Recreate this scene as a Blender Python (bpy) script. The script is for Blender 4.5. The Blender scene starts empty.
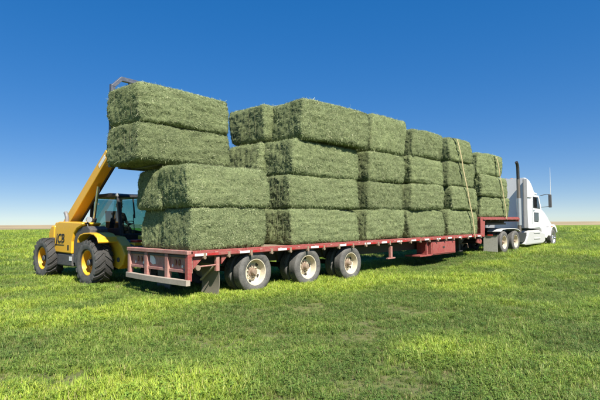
import bpy, bmesh, math, random
import numpy as np
from mathutils import Vector, Matrix, noise
random.seed(7); rng = np.random.default_rng(7)
R_ = math.radians
scene = bpy.context.scene
C = scene.collection

# ------------------------------------------------------------------ camera
CAM = Vector((-5.137, -8.000, 1.55))
f_px, W_px = 464.0, 600.0
th = math.atan(450 / f_px); pitch = math.atan(24 / f_px); roll = math.atan(3.6 / 547)
F0 = Vector((math.cos(th), math.sin(th), 0)); R0 = Vector((math.sin(th), -math.cos(th), 0)); U0 = Vector((0, 0, 1))
Fw = F0 * math.cos(pitch) + U0 * math.sin(pitch); Uc = U0 * math.cos(pitch) - F0 * math.sin(pitch)
Rt = R0 * math.cos(roll) - Uc * math.sin(roll); Up = Uc * math.cos(roll) + R0 * math.sin(roll)
cd = bpy.data.cameras.new('camera'); cam = bpy.data.objects.new('camera', cd); C.objects.link(cam)
cd.sensor_fit = 'HORIZONTAL'; cd.sensor_width = 36; cd.lens = 36 * f_px / W_px
cd.clip_start = 0.1; cd.clip_end = 9000
cam.matrix_world = Matrix(((Rt.x, Up.x, -Fw.x, CAM.x), (Rt.y, Up.y, -Fw.y, CAM.y), (Rt.z, Up.z, -Fw.z, CAM.z), (0, 0, 0, 1)))
scene.camera = cam

# ------------------------------------------------------------------ sky, sun, exposure
SUN_EL = R_(47); SUN_AZ = R_(16)                 # azimuth from -Y towards -X
sd = Vector((-math.sin(SUN_AZ) * math.cos(SUN_EL), -math.cos(SUN_AZ) * math.cos(SUN_EL), math.sin(SUN_EL)))
w = bpy.data.worlds.new('World'); scene.world = w; w.use_nodes = True
nt = w.node_tree; nt.nodes.clear()
sky = nt.nodes.new('ShaderNodeTexSky'); sky.sky_type = 'NISHITA'; sky.sun_disc = False
sky.sun_elevation = SUN_EL; sky.sun_rotation = math.atan2(sd.x, sd.y)
sky.altitude = 600; sky.air_density = 0.65; sky.dust_density = 0.0; sky.ozone_density = 2.5
bg = nt.nodes.new('ShaderNodeBackground'); bg.inputs[1].default_value = 0.15
wo = nt.nodes.new('ShaderNodeOutputWorld')
hs = nt.nodes.new('ShaderNodeHueSaturation'); hs.inputs['Hue'].default_value = 0.514; hs.inputs['Saturation'].default_value = 2.32
gm = nt.nodes.new('ShaderNodeGamma'); gm.inputs[1].default_value = 0.42
nt.links.new(sky.outputs[0], gm.inputs[0]); nt.links.new(gm.outputs[0], hs.inputs['Color']); nt.links.new(hs.outputs[0], bg.inputs[0]); nt.links.new(bg.outputs[0], wo.inputs[0])
sl = bpy.data.lights.new('sun', 'SUN'); sl.energy = 4.2; sl.angle = R_(0.53); sl.color = (1, 0.95, 0.86)
so = bpy.data.objects.new('sun', sl); C.objects.link(so); so.location = sd * 60
so.rotation_euler = (-sd).to_track_quat('-Z', 'Y').to_euler()
scene.view_settings.view_transform = 'Standard'; scene.view_settings.look = 'None'
scene.view_settings.exposure = 1.15; scene.view_settings.gamma = 1.0

# ------------------------------------------------------------------ materials
def newmat(name):
    m = bpy.data.materials.new(name); m.use_nodes = True
    n = m.node_tree; n.nodes.clear(); out = n.nodes.new('ShaderNodeOutputMaterial')
    return m, n, out
def nd(n, t, **kw):
    x = n.nodes.new(t)
    for k, v in kw.items():
        if k.startswith('i_'): x.inputs[int(k[2:]) if k[2:].isdigit() else k[2:].replace('_', ' ')].default_value = v
        else: setattr(x, k, v)
    return x
def ramp(n, stops):
    r = n.nodes.new('ShaderNodeValToRGB'); e = r.color_ramp.elements
    while len(e) < len(stops): e.new(0.5)
    for q, (p, c) in zip(e, stops): q.position = p; q.color = (c[0], c[1], c[2], 1)
    return r
def paint(name, col, rough=0.5, metal=0.0, wear=0.25, wearcol=None, dust=0.25, dustcol=(0.32, 0.27, 0.19), scale=3.0, spec=0.5, coat=0.0):
    """painted or rubbery surface: large tone drift, chipped/faded patches, dust film and fine bump"""
    m, n, out = newmat(name); L = n.links.new
    tc = nd(n, 'ShaderNodeTexCoord'); b = nd(n, 'ShaderNodeBsdfPrincipled')
    n1 = nd(n, 'ShaderNodeTexNoise'); n1.inputs['Scale'].default_value = scale; n1.inputs['Detail'].default_value = 6; n1.inputs['Roughness'].default_value = 0.65
    n2 = nd(n, 'ShaderNodeTexNoise'); n2.inputs['Scale'].default_value = scale * 7; n2.inputs['Detail'].default_value = 5; n2.inputs['Roughness'].default_value = 0.7
    L(tc.outputs['Object'], n1.inputs['Vector']); L(tc.outputs['Object'], n2.inputs['Vector'])
    wc = wearcol or tuple(min(1, c * 1.5 + 0.04) for c in col)
    r1 = ramp(n, [(0.35, (0, 0, 0)), (0.75, (wear,) * 3)]); L(n1.outputs['Fac'], r1.inputs['Fac'])
    mx = nd(n, 'ShaderNodeMix', data_type='RGBA'); mx.inputs[6].default_value = (*col, 1); mx.inputs[7].default_value = (*wc, 1)
    L(r1.outputs['Color'], mx.inputs[0])
    r2 = ramp(n, [(0.42, (0, 0, 0)), (0.72, (dust,) * 3)]); L(n2.outputs['Fac'], r2.inputs['Fac'])
    mx2 = nd(n, 'ShaderNodeMix', data_type='RGBA'); mx2.inputs[7].default_value = (*dustcol, 1)
    L(r2.outputs['Color'], mx2.inputs[0]); L(mx.outputs[2], mx2.inputs[6]); L(mx2.outputs[2], b.inputs['Base Color'])
    rr = nd(n, 'ShaderNodeMapRange'); rr.inputs[3].default_value = max(0.05, rough - 0.12); rr.inputs[4].default_value = min(1, rough + 0.2)
    L(n2.outputs['Fac'], rr.inputs[0]); L(rr.outputs[0], b.inputs['Roughness'])
    b.inputs['Metallic'].default_value = metal; b.inputs['Specular IOR Level'].default_value = spec; b.inputs['Coat Weight'].default_value = coat
    bp = nd(n, 'ShaderNodeBump'); bp.inputs['Strength'].default_value = 0.12; bp.inputs['Distance'].default_value = 0.01
    L(n2.outputs['Fac'], bp.inputs['Height']); L(bp.outputs[0], b.inputs['Normal'])
    L(b.outputs[0], out.inputs[0]); return m
M = {}
M['red'] = paint('trailer red paint', (0.27, 0.035, 0.035), 0.5, wear=0.55, wearcol=(0.36, 0.13, 0.11), dust=0.35)
M['redfaded'] = paint('sun faded red paint', (0.33, 0.10, 0.085), 0.6, wear=0.8, wearcol=(0.45, 0.27, 0.22), dust=0.6, dustcol=(0.42, 0.33, 0.27))
M['bumper'] = paint('dusty worn bumper paint', (0.36, 0.30, 0.24), 0.65, wear=0.7, wearcol=(0.46, 0.40, 0.33), dust=0.5, dustcol=(0.25, 0.2, 0.14))
M['redgloss'] = paint('red plastic', (0.45, 0.03, 0.02), 0.35, wear=0.1, dust=0.15)
M['tapewhite'] = paint('white reflective tape', (0.78, 0.78, 0.76), 0.35, wear=0.1, dust=0.3)
M['tapered'] = paint('red reflective tape', (0.36, 0.02, 0.02), 0.35, wear=0.1, dust=0.2)
M['lampred'] = paint('dark red lens', (0.16, 0.012, 0.01), 0.3, wear=0.2, dust=0.3)
M['wood'] = paint('weathered deck timber', (0.22, 0.16, 0.10), 0.8, wear=0.6, wearcol=(0.32, 0.26, 0.19), dust=0.4, scale=2)
M['steel'] = paint('dirty chassis steel', (0.035, 0.033, 0.032), 0.6, wear=0.4, wearcol=(0.09, 0.07, 0.05), dust=0.35, dustcol=(0.14, 0.11, 0.08))
M['rust'] = paint('rusty hardware', (0.19, 0.12, 0.08), 0.7, wear=0.6, wearcol=(0.34, 0.27, 0.19), dust=0.4)
M['flap'] = paint('dusty rubber mud flap', (0.20, 0.175, 0.135), 0.8, wear=0.6, wearcol=(0.26, 0.23, 0.18), dust=0.4)
M['paleflap'] = paint('pale grey mud flap', (0.52, 0.50, 0.43), 0.7, wear=0.5, wearcol=(0.5, 0.48, 0.42), dust=0.5)
M['rubber'] = paint('dusty tyre rubber', (0.055, 0.053, 0.05), 0.75, wear=0.9, wearcol=(0.16, 0.155, 0.14), dust=0.55, dustcol=(0.20, 0.185, 0.16), scale=5)
M['rubberdark'] = paint('black lugged tyre rubber', (0.022, 0.022, 0.023), 0.7, wear=0.5, wearcol=(0.05, 0.05, 0.048), dust=0.35, dustcol=(0.14, 0.12, 0.09), scale=6)
M['rimcream'] = paint('cream steel wheel', (0.62, 0.55, 0.40), 0.5, wear=0.4, wearcol=(0.70, 0.65, 0.52), dust=0.5, dustcol=(0.33, 0.24, 0.14), scale=5)
M['alloy'] = paint('polished alloy wheel', (0.62, 0.62, 0.63), 0.35, metal=0.8, wear=0.2, dust=0.3)
M['yellow'] = paint('construction yellow paint', (0.82, 0.43, 0.010), 0.38, wear=0.3, wearcol=(0.74, 0.42, 0.06), dust=0.3, dustcol=(0.42, 0.28, 0.10), coat=0.2)
M['yellowrim'] = paint('yellow wheel paint', (0.70, 0.36, 0.01), 0.45, wear=0.3, wearcol=(0.75, 0.45, 0.06), dust=0.35, dustcol=(0.35, 0.24, 0.1))
M['black'] = paint('black trim', (0.018, 0.018, 0.02), 0.45, wear=0.3, wearcol=(0.05, 0.05, 0.05), dust=0.3, dustcol=(0.11, 0.1, 0.08))
M['charcoal'] = paint('charcoal plastic cladding', (0.055, 0.055, 0.06), 0.6, wear=0.4, wearcol=(0.10, 0.10, 0.10), dust=0.45, dustcol=(0.19, 0.17, 0.13))
M['letter'] = paint('black lettering', (0.012, 0.012, 0.012), 0.5, wear=0.1, dust=0.1)
M['bluesteel'] = paint('blue grey carriage steel', (0.055, 0.07, 0.11), 0.45, wear=0.4, wearcol=(0.13, 0.14, 0.17), dust=0.3)
M['white'] = paint('white truck paint', (0.80, 0.80, 0.79), 0.3, wear=0.15, wearcol=(0.84, 0.83, 0.8), dust=0.18, dustcol=(0.55, 0.5, 0.42), coat=0.4)
M['whitedull'] = paint('dull white fairing', (0.62, 0.62, 0.60), 0.45, wear=0.3, wearcol=(0.7, 0.69, 0.66), dust=0.35, dustcol=(0.42, 0.38, 0.3))
M['tankgrey'] = paint('pale grey tank fairing', (0.46, 0.46, 0.45), 0.4, wear=0.4, wearcol=(0.55, 0.54, 0.5), dust=0.4, dustcol=(0.36, 0.32, 0.25))
M['greyfair'] = paint('grey fairing', (0.17, 0.17, 0.18), 0.5, wear=0.3, dust=0.4)
M['chrome'] = paint('chrome', (0.70, 0.70, 0.70), 0.18, metal=1.0, wear=0.2, dust=0.15)
M['stackheat'] = paint('heat stained exhaust', (0.36, 0.30, 0.25), 0.35, metal=0.8, wear=0.5, wearcol=(0.30, 0.16, 0.09), dust=0.25)
M['sticker'] = paint('white sticker', (0.75, 0.76, 0.76), 0.5, wear=0.1, dust=0.2)
M['strap'] = paint('tan cargo strap', (0.42, 0.34, 0.17), 0.8, wear=0.5, wearcol=(0.5, 0.42, 0.25), dust=0.3)
M['twine'] = paint('baling twine', (0.10, 0.11, 0.05), 0.9, wear=0.5, dust=0.2)
M['skin'] = paint('skin', (0.42, 0.25, 0.17), 0.55, wear=0.2, dust=0.0, scale=12)
M['jacket'] = paint('dark navy jacket cloth', (0.03, 0.035, 0.055), 0.9, wear=0.4, dust=0.1, scale=8)
M['cap'] = paint('dark cap cloth', (0.04, 0.035, 0.035), 0.9, wear=0.3, dust=0.1, scale=8)
M['hair'] = paint('brown hair', (0.05, 0.03, 0.02), 0.8, wear=0.3, dust=0.0, scale=20)
M['lens'] = paint('amber lens', (0.7, 0.22, 0.01), 0.25, wear=0.1, dust=0.1)
M['lamp'] = paint('lamp glass', (0.32, 0.34, 0.36), 0.12, wear=0.1, dust=0.1, coat=0.8)

def glass(name, tint, fac):
    m, n, out = newmat(name); L = n.links.new
    t = nd(n, 'ShaderNodeBsdfTransparent'); t.inputs[0].default_value = (*tint, 1)
    g = nd(n, 'ShaderNodeBsdfGlossy'); g.inputs['Roughness'].default_value = 0.03; g.inputs[0].default_value = (0.9, 0.95, 1, 1)
    fr = nd(n, 'ShaderNodeFresnel'); fr.inputs[0].default_value = 1.5
    ad = nd(n, 'ShaderNodeMath', operation='ADD'); ad.inputs[1].default_value = fac; L(fr.outputs[0], ad.inputs[0])
    ge = nd(n, 'ShaderNodeNewGeometry'); iv = nd(n, 'ShaderNodeMath', operation='SUBTRACT'); iv.inputs[0].default_value = 1; L(ge.outputs['Backfacing'], iv.inputs[1])
    mu = nd(n, 'ShaderNodeMath', operation='MULTIPLY'); L(ad.outputs[0], mu.inputs[0]); L(iv.outputs[0], mu.inputs[1])
    mx = nd(n, 'ShaderNodeMixShader'); L(mu.outputs[0], mx.inputs[0]); L(t.outputs[0], mx.inputs[1]); L(g.outputs[0], mx.inputs[2])
    L(mx.outputs[0], out.inputs[0]); return m
M['cabglass'] = glass('tinted cab glass', (0.56, 0.73, 0.74), 0.04)
M['truckglass'] = glass('dark truck glass', (0.10, 0.13, 0.16), 0.10)

def bale_mat(name, stems):
    m, n, out = newmat(name); L = n.links.new
    tc = nd(n, 'ShaderNodeTexCoord'); oi = nd(n, 'ShaderNodeObjectInfo')
    add = nd(n, 'ShaderNodeVectorMath', operation='ADD'); L(tc.outputs['Object'], add.inputs[0])
    sc = nd(n, 'ShaderNodeVectorMath', operation='SCALE'); sc.inputs[0].default_value = (17, 31, 47); L(oi.outputs['Random'], sc.inputs['Scale']); L(sc.outputs[0], add.inputs[1])
    mp = nd(n, 'ShaderNodeMapping'); mp.inputs['Scale'].default_value = (1.0, 1.0, 1.9); L(add.outputs[0], mp.inputs[0])
    big = nd(n, 'ShaderNodeTexNoise'); big.inputs['Scale'].default_value = 2.6; big.inputs['Detail'].default_value = 5; L(mp.outputs[0], big.inputs['Vector'])
    mid = nd(n, 'ShaderNodeTexNoise'); mid.inputs['Scale'].default_value = 17; mid.inputs['Detail'].default_value = 6; mid.inputs['Roughness'].default_value = 0.7; mid.inputs['Distortion'].default_value = 1.2; L(mp.outputs[0], mid.inputs['Vector'])
    fine = nd(n, 'ShaderNodeTexNoise'); fine.inputs['Scale'].default_value = 70; fine.inputs['Detail'].default_value = 4; fine.inputs['Distortion'].default_value = 2; L(mp.outputs[0], fine.inputs['Vector'])
    if stems:
        at = nd(n, 'ShaderNodeAttribute', attribute_name='tone')
        v = at.outputs['Fac']
        cr = ramp(n, [(0.0, (0.075, 0.11, 0.05)), (0.4, (0.22, 0.27, 0.118)), (0.75, (0.37, 0.41, 0.20)), (1.0, (0.56, 0.56, 0.34))])
    else:
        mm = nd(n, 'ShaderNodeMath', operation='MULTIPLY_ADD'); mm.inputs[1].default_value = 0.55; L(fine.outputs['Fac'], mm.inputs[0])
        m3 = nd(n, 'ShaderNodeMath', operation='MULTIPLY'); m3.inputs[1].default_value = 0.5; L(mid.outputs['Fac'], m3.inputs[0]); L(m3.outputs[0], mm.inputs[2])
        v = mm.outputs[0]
        cr = ramp(n, [(0.38, (0.03, 0.044, 0.02)), (0.48, (0.155, 0.192, 0.082)), (0.58, (0.29, 0.335, 0.152)), (0.72, (0.45, 0.48, 0.27))])  # darkest stop paints crevice shade into the hay colour, following the bump lows
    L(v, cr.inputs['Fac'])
    hs = nd(n, 'ShaderNodeHueSaturation')
    mr = nd(n, 'ShaderNodeMapRange'); mr.inputs[3].default_value = 0.80; mr.inputs[4].default_value = 1.12; L(oi.outputs['Random'], mr.inputs[0])
    mb = nd(n, 'ShaderNodeMapRange'); mb.inputs[1].default_value = 0.3; mb.inputs[2].default_value = 0.7; mb.inputs[3].default_value = 0.80; mb.inputs[4].default_value = 1.22; L(big.outputs['Fac'], mb.inputs[0])
    mu = nd(n, 'ShaderNodeMath', operation='MULTIPLY'); L(mr.outputs[0], mu.inputs[0]); L(mb.outputs[0], mu.inputs[1])
    L(mu.outputs[0], hs.inputs['Value']); L(cr.outputs['Color'], hs.inputs['Color'])
    b = nd(n, 'ShaderNodeBsdfPrincipled'); b.inputs['Roughness'].default_value = 0.75; b.inputs['Specular IOR Level'].default_value = 0.25
    L(hs.outputs[0], b.inputs['Base Color'])
    if not stems:
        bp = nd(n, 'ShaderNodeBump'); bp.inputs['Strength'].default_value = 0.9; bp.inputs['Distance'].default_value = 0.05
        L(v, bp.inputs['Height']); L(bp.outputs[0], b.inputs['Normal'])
    L(b.outputs[0], out.inputs[0]); return m
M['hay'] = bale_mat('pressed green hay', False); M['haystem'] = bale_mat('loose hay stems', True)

def ground_mat():
    m, n, out = newmat('field soil and turf'); L = n.links.new
    g = nd(n, 'ShaderNodeNewGeometry')
    mp = nd(n, 'ShaderNodeMapping'); mp.inputs['Scale'].default_value = (0.12, 0.5, 1); L(g.outputs['Position'], mp.inputs[0])
    a = nd(n, 'ShaderNodeTexNoise'); a.inputs['Scale'].default_value = 0.8; a.inputs['Detail'].default_value = 6; a.inputs['Roughness'].default_value = 0.65; L(mp.outputs[0], a.inputs['Vector'])
    c = nd(n, 'ShaderNodeTexNoise'); c.inputs['Scale'].default_value = 9; c.inputs['Detail'].default_value = 8; c.inputs['Roughness'].default_value = 0.75; L(g.outputs['Position'], c.inputs['Vector'])
    r1 = ramp(n, [(0.3, (0.105, 0.16, 0.035)), (0.5, (0.16, 0.225, 0.04)), (0.7, (0.245, 0.31, 0.045))]); L(a.outputs['Fac'], r1.inputs['Fac'])
    r2 = ramp(n, [(0.30, (0, 0, 0)), (0.52, (1, 1, 1))]); L(c.outputs['Fac'], r2.inputs['Fac'])
    # bare soil shows close to the camera between the plants; farther off the crop closes over it
    ln = nd(n, 'ShaderNodeVectorMath', operation='LENGTH'); L(g.outputs['Position'], ln.inputs[0])
    fr = nd(n, 'ShaderNodeMapRange'); fr.inputs[1].default_value = 15; fr.inputs[2].default_value = 60; fr.inputs[3].default_value = 0.7; fr.inputs[4].default_value = 0.06; L(ln.outputs['Value'], fr.inputs[0])
    mf = nd(n, 'ShaderNodeMath', operation='MULTIPLY'); L(r2.outputs['Color'], mf.inputs[0]); L(fr.outputs[0], mf.inputs[1])
    mx = nd(n, 'ShaderNodeMix', data_type='RGBA'); L(mf.outputs[0], mx.inputs[0]); L(r1.outputs['Color'], mx.inputs[6]); mx.inputs[7].default_value = (0.17, 0.145, 0.085, 1)
    b = nd(n, 'ShaderNodeBsdfPrincipled'); b.inputs['Roughness'].default_value = 0.95; b.inputs['Specular IOR Level'].default_value = 0.1
    L(mx.outputs[2], b.inputs['Base Color'])
    bp = nd(n, 'ShaderNodeBump'); bp.inputs['Strength'].default_value = 0.8; bp.inputs['Distance'].default_value = 0.05
    L(c.outputs['Fac'], bp.inputs['Height']); L(bp.outputs[0], b.inputs['Normal']); L(b.outputs[0], out.inputs[0]); return m
M['ground'] = ground_mat()
def stubble_mat():
    m, n, out = newmat('dry stubble'); L = n.links.new
    g = nd(n, 'ShaderNodeNewGeometry'); a = nd(n, 'ShaderNodeTexNoise'); a.inputs['Scale'].default_value = 0.012; a.inputs['Detail'].default_value = 6
    L(g.outputs['Position'], a.inputs['Vector'])
    r = ramp(n, [(0.35, (0.19, 0.14, 0.085)), (0.5, (0.33, 0.25, 0.13)), (0.65, (0.42, 0.33, 0.18))]); L(a.outputs['Fac'], r.inputs['Fac'])
    b = nd(n, 'ShaderNodeBsdfPrincipled'); b.inputs['Roughness'].default_value = 1; L(r.outputs['Color'], b.inputs['Base Color']); L(b.outputs[0], out.inputs[0]); return m
M['stubble'] = stubble_mat()
def blade_mat(name, cols):
    m, n, out = newmat(name); L = n.links.new
    tn = nd(n, 'ShaderNodeAttribute', attribute_name='tone'); lu = nd(n, 'ShaderNodeAttribute', attribute_name='lush', attribute_type='INSTANCER')
    oi = nd(n, 'ShaderNodeObjectInfo')
    r0 = ramp(n, [(0.0, cols[0]), (0.5, cols[1]), (1.0, cols[2])]); L(lu.outputs['Fac'], r0.inputs['Fac'])
    dr = ramp(n, [(0.86, (0, 0, 0)), (0.97, (1, 1, 1))]); L(tn.outputs['Fac'], dr.inputs['Fac'])
    mx = nd(n, 'ShaderNodeMix', data_type='RGBA'); mx.inputs[7].default_value = (0.34, 0.28, 0.13, 1); L(dr.outputs['Color'], mx.inputs[0]); L(r0.outputs['Color'], mx.inputs[6])
    hs = nd(n, 'ShaderNodeHueSaturation'); mr = nd(n, 'ShaderNodeMapRange'); mr.inputs[3].default_value = 0.7; mr.inputs[4].default_value = 1.3
    L(tn.outputs['Fac'], mr.inputs[0]); L(mr.outputs[0], hs.inputs['Value'])
    mh = nd(n, 'ShaderNodeMapRange'); mh.inputs[3].default_value = 0.485; mh.inputs[4].default_value = 0.515; L(oi.outputs['Random'], mh.inputs[0]); L(mh.outputs[0], hs.inputs['Hue'])
    L(mx.outputs[2], hs.inputs['Color'])
    b = nd(n, 'ShaderNodeBsdfPrincipled'); b.inputs['Roughness'].default_value = 0.5; b.inputs['Specular IOR Level'].default_value = 0.3; L(hs.outputs[0], b.inputs['Base Color'])
    t = nd(n, 'ShaderNodeBsdfTranslucent'); L(hs.outputs[0], t.inputs[0])
    ms = nd(n, 'ShaderNodeMixShader'); ms.inputs[0].default_value = 0.35; L(b.outputs[0], ms.inputs[1]); L(t.outputs[0], ms.inputs[2]); L(ms.outputs[0], out.inputs[0]); return m
M['grass'] = blade_mat('grass blades', [(0.175, 0.25, 0.06), (0.26, 0.36, 0.065), (0.43, 0.54, 0.065)])
M['leafy'] = blade_mat('clover leaves', [(0.135, 0.225, 0.05), (0.185, 0.29, 0.05), (0.27, 0.39, 0.055)])
M['dry'] = blade_mat('dry cut stems', [(0.22, 0.19, 0.09), (0.30, 0.26, 0.12), (0.36, 0.33, 0.14)])

# ------------------------------------------------------------------ mesh helpers
class MB:
    def __init__(s): s.v = []; s.f = []
    def add(s, vs, fs):
        o = len(s.v); s.v += [tuple(p) for p in vs]; s.f += [tuple(i + o for i in q) for q in fs]; return s
    def box(s, c, d, rot=None):
        hx, hy, hz = d[0] / 2, d[1] / 2, d[2] / 2
        vs = [Vector((x, y, z)) for x in (-hx, hx) for y in (-hy, hy) for z in (-hz, hz)]
        if rot: vs = [rot @ p for p in vs]
        return s.add([p + Vector(c) for p in vs], [(0, 1, 3, 2), (4, 6, 7, 5), (0, 4, 5, 1), (2, 3, 7, 6), (0, 2, 6, 4), (1, 5, 7, 3)])
    def bx(s, x0, x1, y0, y1, z0, z1): return s.box(((x0 + x1) / 2, (y0 + y1) / 2, (z0 + z1) / 2), (x1 - x0, y1 - y0, z1 - z0))
    def bar(s, p0, p1, w, h):
        p0, p1 = Vector(p0), Vector(p1); d = p1 - p0; L = d.length; x = d.normalized()
        up = Vector((0, 0, 1)) if abs(x.z) < 0.95 else Vector((0, 1, 0))
        y = up.cross(x).normalized(); z = x.cross(y)
        return s.box((p0 + p1) / 2, (L, w, h), Matrix((x, y, z)).transposed())
    def tube(s, path, r, n=10, caps=True):
        P = [Vector(p) for p in path]; rs = r if isinstance(r, (list, tuple)) else [r] * len(P); vs = []; fs = []
        for i, p in enumerate(P):
            t = (P[min(i + 1, len(P) - 1)] - P[max(i - 1, 0)]).normalized()
            a = Vector((0, 0, 1)) if abs(t.z) < 0.9 else Vector((1, 0, 0))
            u = t.cross(a).normalized(); v = t.cross(u)
            for k in range(n):
                q = 2 * math.pi * k / n; vs.append(p + (u * math.cos(q) + v * math.sin(q)) * rs[i])
        for i in range(len(P) - 1):
            for k in range(n):
                k2 = (k + 1) % n; fs.append((i * n + k, i * n + k2, (i + 1) * n + k2, (i + 1) * n + k))
        if caps: fs.append(tuple(range(n))[::-1]); fs.append(tuple((len(P) - 1) * n + k for k in range(n)))
        return s.add(vs, fs)
    def prism(s, pts, a0, a1, axis='y'):
        n = len(pts)
        mk = {'y': lambda p, a: (p[0], a, p[1]), 'x': lambda p, a: (a, p[0], p[1]), 'z': lambda p, a: (p[0], p[1], a)}[axis]
        vs = [mk(p, a0) for p in pts] + [mk(p, a1) for p in pts]
        return s.add(vs, [tuple(range(n)), tuple(range(2 * n - 1, n - 1, -1))] + [(i, (i + 1) % n, n + (i + 1) % n, n + i) for i in range(n)])
    def lathe(s, prof, n=40, c=(0, 0, 0), close=False):
        """profile of (radius, y) turned round the y axis"""
        vs = []; fs = []; m = len(prof)
        for k in range(n):
            q = 2 * math.pi * k / n
            for r, y in prof: vs.append((c[0] + r * math.cos(q), c[1] + y, c[2] + r * math.sin(q)))
        for k in range(n):
            k2 = (k + 1) % n
            for i in range(m if close else m - 1):
                j = (i + 1) % m; fs.append((k * m + i, k * m + j, k2 * m + j, k2 * m + i))
        return s.add(vs, fs)
    def loft(s, rings, caps=True):
        n = len(rings[0]); vs = [p for r in rings for p in r]; fs = []
        for i in range(len(rings) - 1):
            for k in range(n):
                k2 = (k + 1) % n; fs.append((i * n + k, i * n + k2, (i + 1) * n + k2, (i + 1) * n + k))
        if caps: fs.append(tuple(range(n))[::-1]); fs.append(tuple((len(rings) - 1) * n + k for k in range(n)))
        return s.add(vs, fs)
    def mesh(s, name, mat, smooth=False):
        me = bpy.data.meshes.new(name); me.from_pydata([tuple(p) for p in s.v], [], s.f); me.validate()
        bm = bmesh.new(); bm.from_mesh(me); bmesh.ops.recalc_face_normals(bm, faces=bm.faces)
        if smooth:
            for f in bm.faces: f.smooth = True
            for e in bm.edges:
                if len(e.link_faces) == 2 and e.calc_face_angle(0) > R_(38): e.smooth = False
        bm.to_mesh(me); bm.free(); me.materials.append(M[mat]); return me
    def build(s, name, mat, parent=None, smooth=False, bevel=0, loc=None):
        return obj(name, s.mesh(name, mat, smooth), parent, bevel, loc)
def obj(name, me, parent=None, bevel=0, loc=None):
    o = bpy.data.objects.new(name, me); C.objects.link(o); o.parent = parent
    if loc: o.location = loc
    if bevel:
        b = o.modifiers.new('bevel', 'BEVEL'); b.width = bevel; b.segments = 2; b.limit_method = 'ANGLE'; b.angle_limit = R_(40)
    return o
def tag(o, label=None, cat=None, group=None, kind=None):
    if label: o['label'] = label
    if cat: o['category'] = cat
    if group: o['group'] = group
    if kind: o['kind'] = kind
    return o
def empty(name, loc, label, cat, group=None, rot=(0, 0, 0)):
    o = bpy.data.objects.new(name, None); C.objects.link(o); o.location = loc; o.rotation_euler = rot; o.empty_display_size = 0.3
    return tag(o, label, cat, group)
def text_mesh(body, size, mat, shear=0.0, ext=0.004, bold=0.0):
    cu = bpy.data.curves.new('lettering', 'FONT'); cu.body = body; cu.size = size; cu.extrude = ext; cu.shear = shear; cu.offset = bold
    cu.align_x = 'CENTER'; cu.align_y = 'CENTER'
    o = bpy.data.objects.new('lettering', cu); C.objects.link(o); bpy.context.view_layer.update()
    me = bpy.data.meshes.new_from_object(o.evaluated_get(bpy.context.evaluated_depsgraph_get()))
    bpy.data.objects.remove(o); me.materials.clear(); me.materials.append(M[mat]); return me
def sstep(t): t = max(0.0, min(1.0, t)); return t * t * (3 - 2 * t)

# ------------------------------------------------------------------ ground
def vnoise(x, y, seed):
    """smooth value noise, vectorised"""
    r = np.random.default_rng(seed).random((256, 256))
    xi = np.floor(x).astype(int); yi = np.floor(y).astype(int); fx = x - xi; fy = y - yi
    fx = fx * fx * (3 - 2 * fx); fy = fy * fy * (3 - 2 * fy)
    g = lambda a, b: r[a % 256, b % 256]
    return (g(xi, yi) * (1 - fx) + g(xi + 1, yi) * fx) * (1 - fy) + (g(xi, yi + 1) * (1 - fx) + g(xi + 1, yi + 1) * fx) * fy
def gz_np(x, y):
    t = np.clip((x - 7) / 9, 0, 1); t = t * t * (3 - 2 * t)
    r = np.hypot(x - 10, y); q = np.clip((r - 50) / 110, 0, 1); q = 1 - q * q * (3 - 2 * q)
    return 0.17 * t * q + q * (0.035 * (vnoise(x * 0.9, y * 0.9, 3) - 0.5) + 0.03 * (vnoise(x * 0.25, y * 0.6, 4) - 0.5))
def gz(x, y): return float(gz_np(np.array([float(x)]), np.array([float(y)]))[0])
def axis_coords(a, b, step, far):
    c = list(np.arange(a, b + 1e-6, step)); s = step; lo = a; hi = b; L = []; H = []
    while hi < far: s *= 1.28; hi += s; lo -= s; H.append(hi); L.append(lo)
    return np.array(L[::-1] + c + H)
gx = axis_coords(-12, 34, 0.3, 4500); gy = axis_coords(-12, 30, 0.3, 4500)
X, Y = np.meshgrid(gx, gy, indexing='ij'); Z = gz_np(X, Y)
nx, ny = len(gx), len(gy)
vs = np.stack([X, Y, Z], -1).reshape(-1, 3)
idx = np.arange(nx * ny).reshape(nx, ny)
fs = np.stack([idx[:-1, :-1], idx[1:, :-1], idx[1:, 1:], idx[:-1, 1:]], -1).reshape(-1, 4)
me = bpy.data.meshes.new('ground'); me.from_pydata(vs.tolist(), [], fs.tolist()); me.materials.append(M['ground'])
for p in me.polygons: p.use_smooth = True
tag(obj('ground', me), 'short green hay field running to the horizon', kind='structure')
# dry stubble land along the horizon, lying a little higher than the hay field
mb = MB(); rings = []
for r_, z_ in ((250, 0.03), (300, 0.12), (700, 0.7), (1400, 2.2), (2600, 4.5), (3800, 4.0)):
    ring = []
    for k in range(121):
        a = R_(-50 + 190 * k / 120); wob = 1 + 0.08 * math.sin(k * 0.37) + 0.35 * sstep((40 - math.degrees(a)) / 60)
        ring.append((CAM.x + r_ * wob * math.cos(a), CAM.y + r_ * wob * math.sin(a), z_ * (1 + 0.25 * math.sin(k * 0.21 + r_))))
    rings.append(ring)
vv = [p for r in rings for p in r]; n_ = 121
mb.add(vv, [(i * n_ + k, i * n_ + k + 1, (i + 1) * n_ + k + 1, (i + 1) * n_ + k) for i in range(len(rings) - 1) for k in range(n_ - 1)])
tag(mb.build('stubble_field', 'stubble', smooth=True), 'tan strip of dry stubble field along the horizon', kind='structure')

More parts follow.
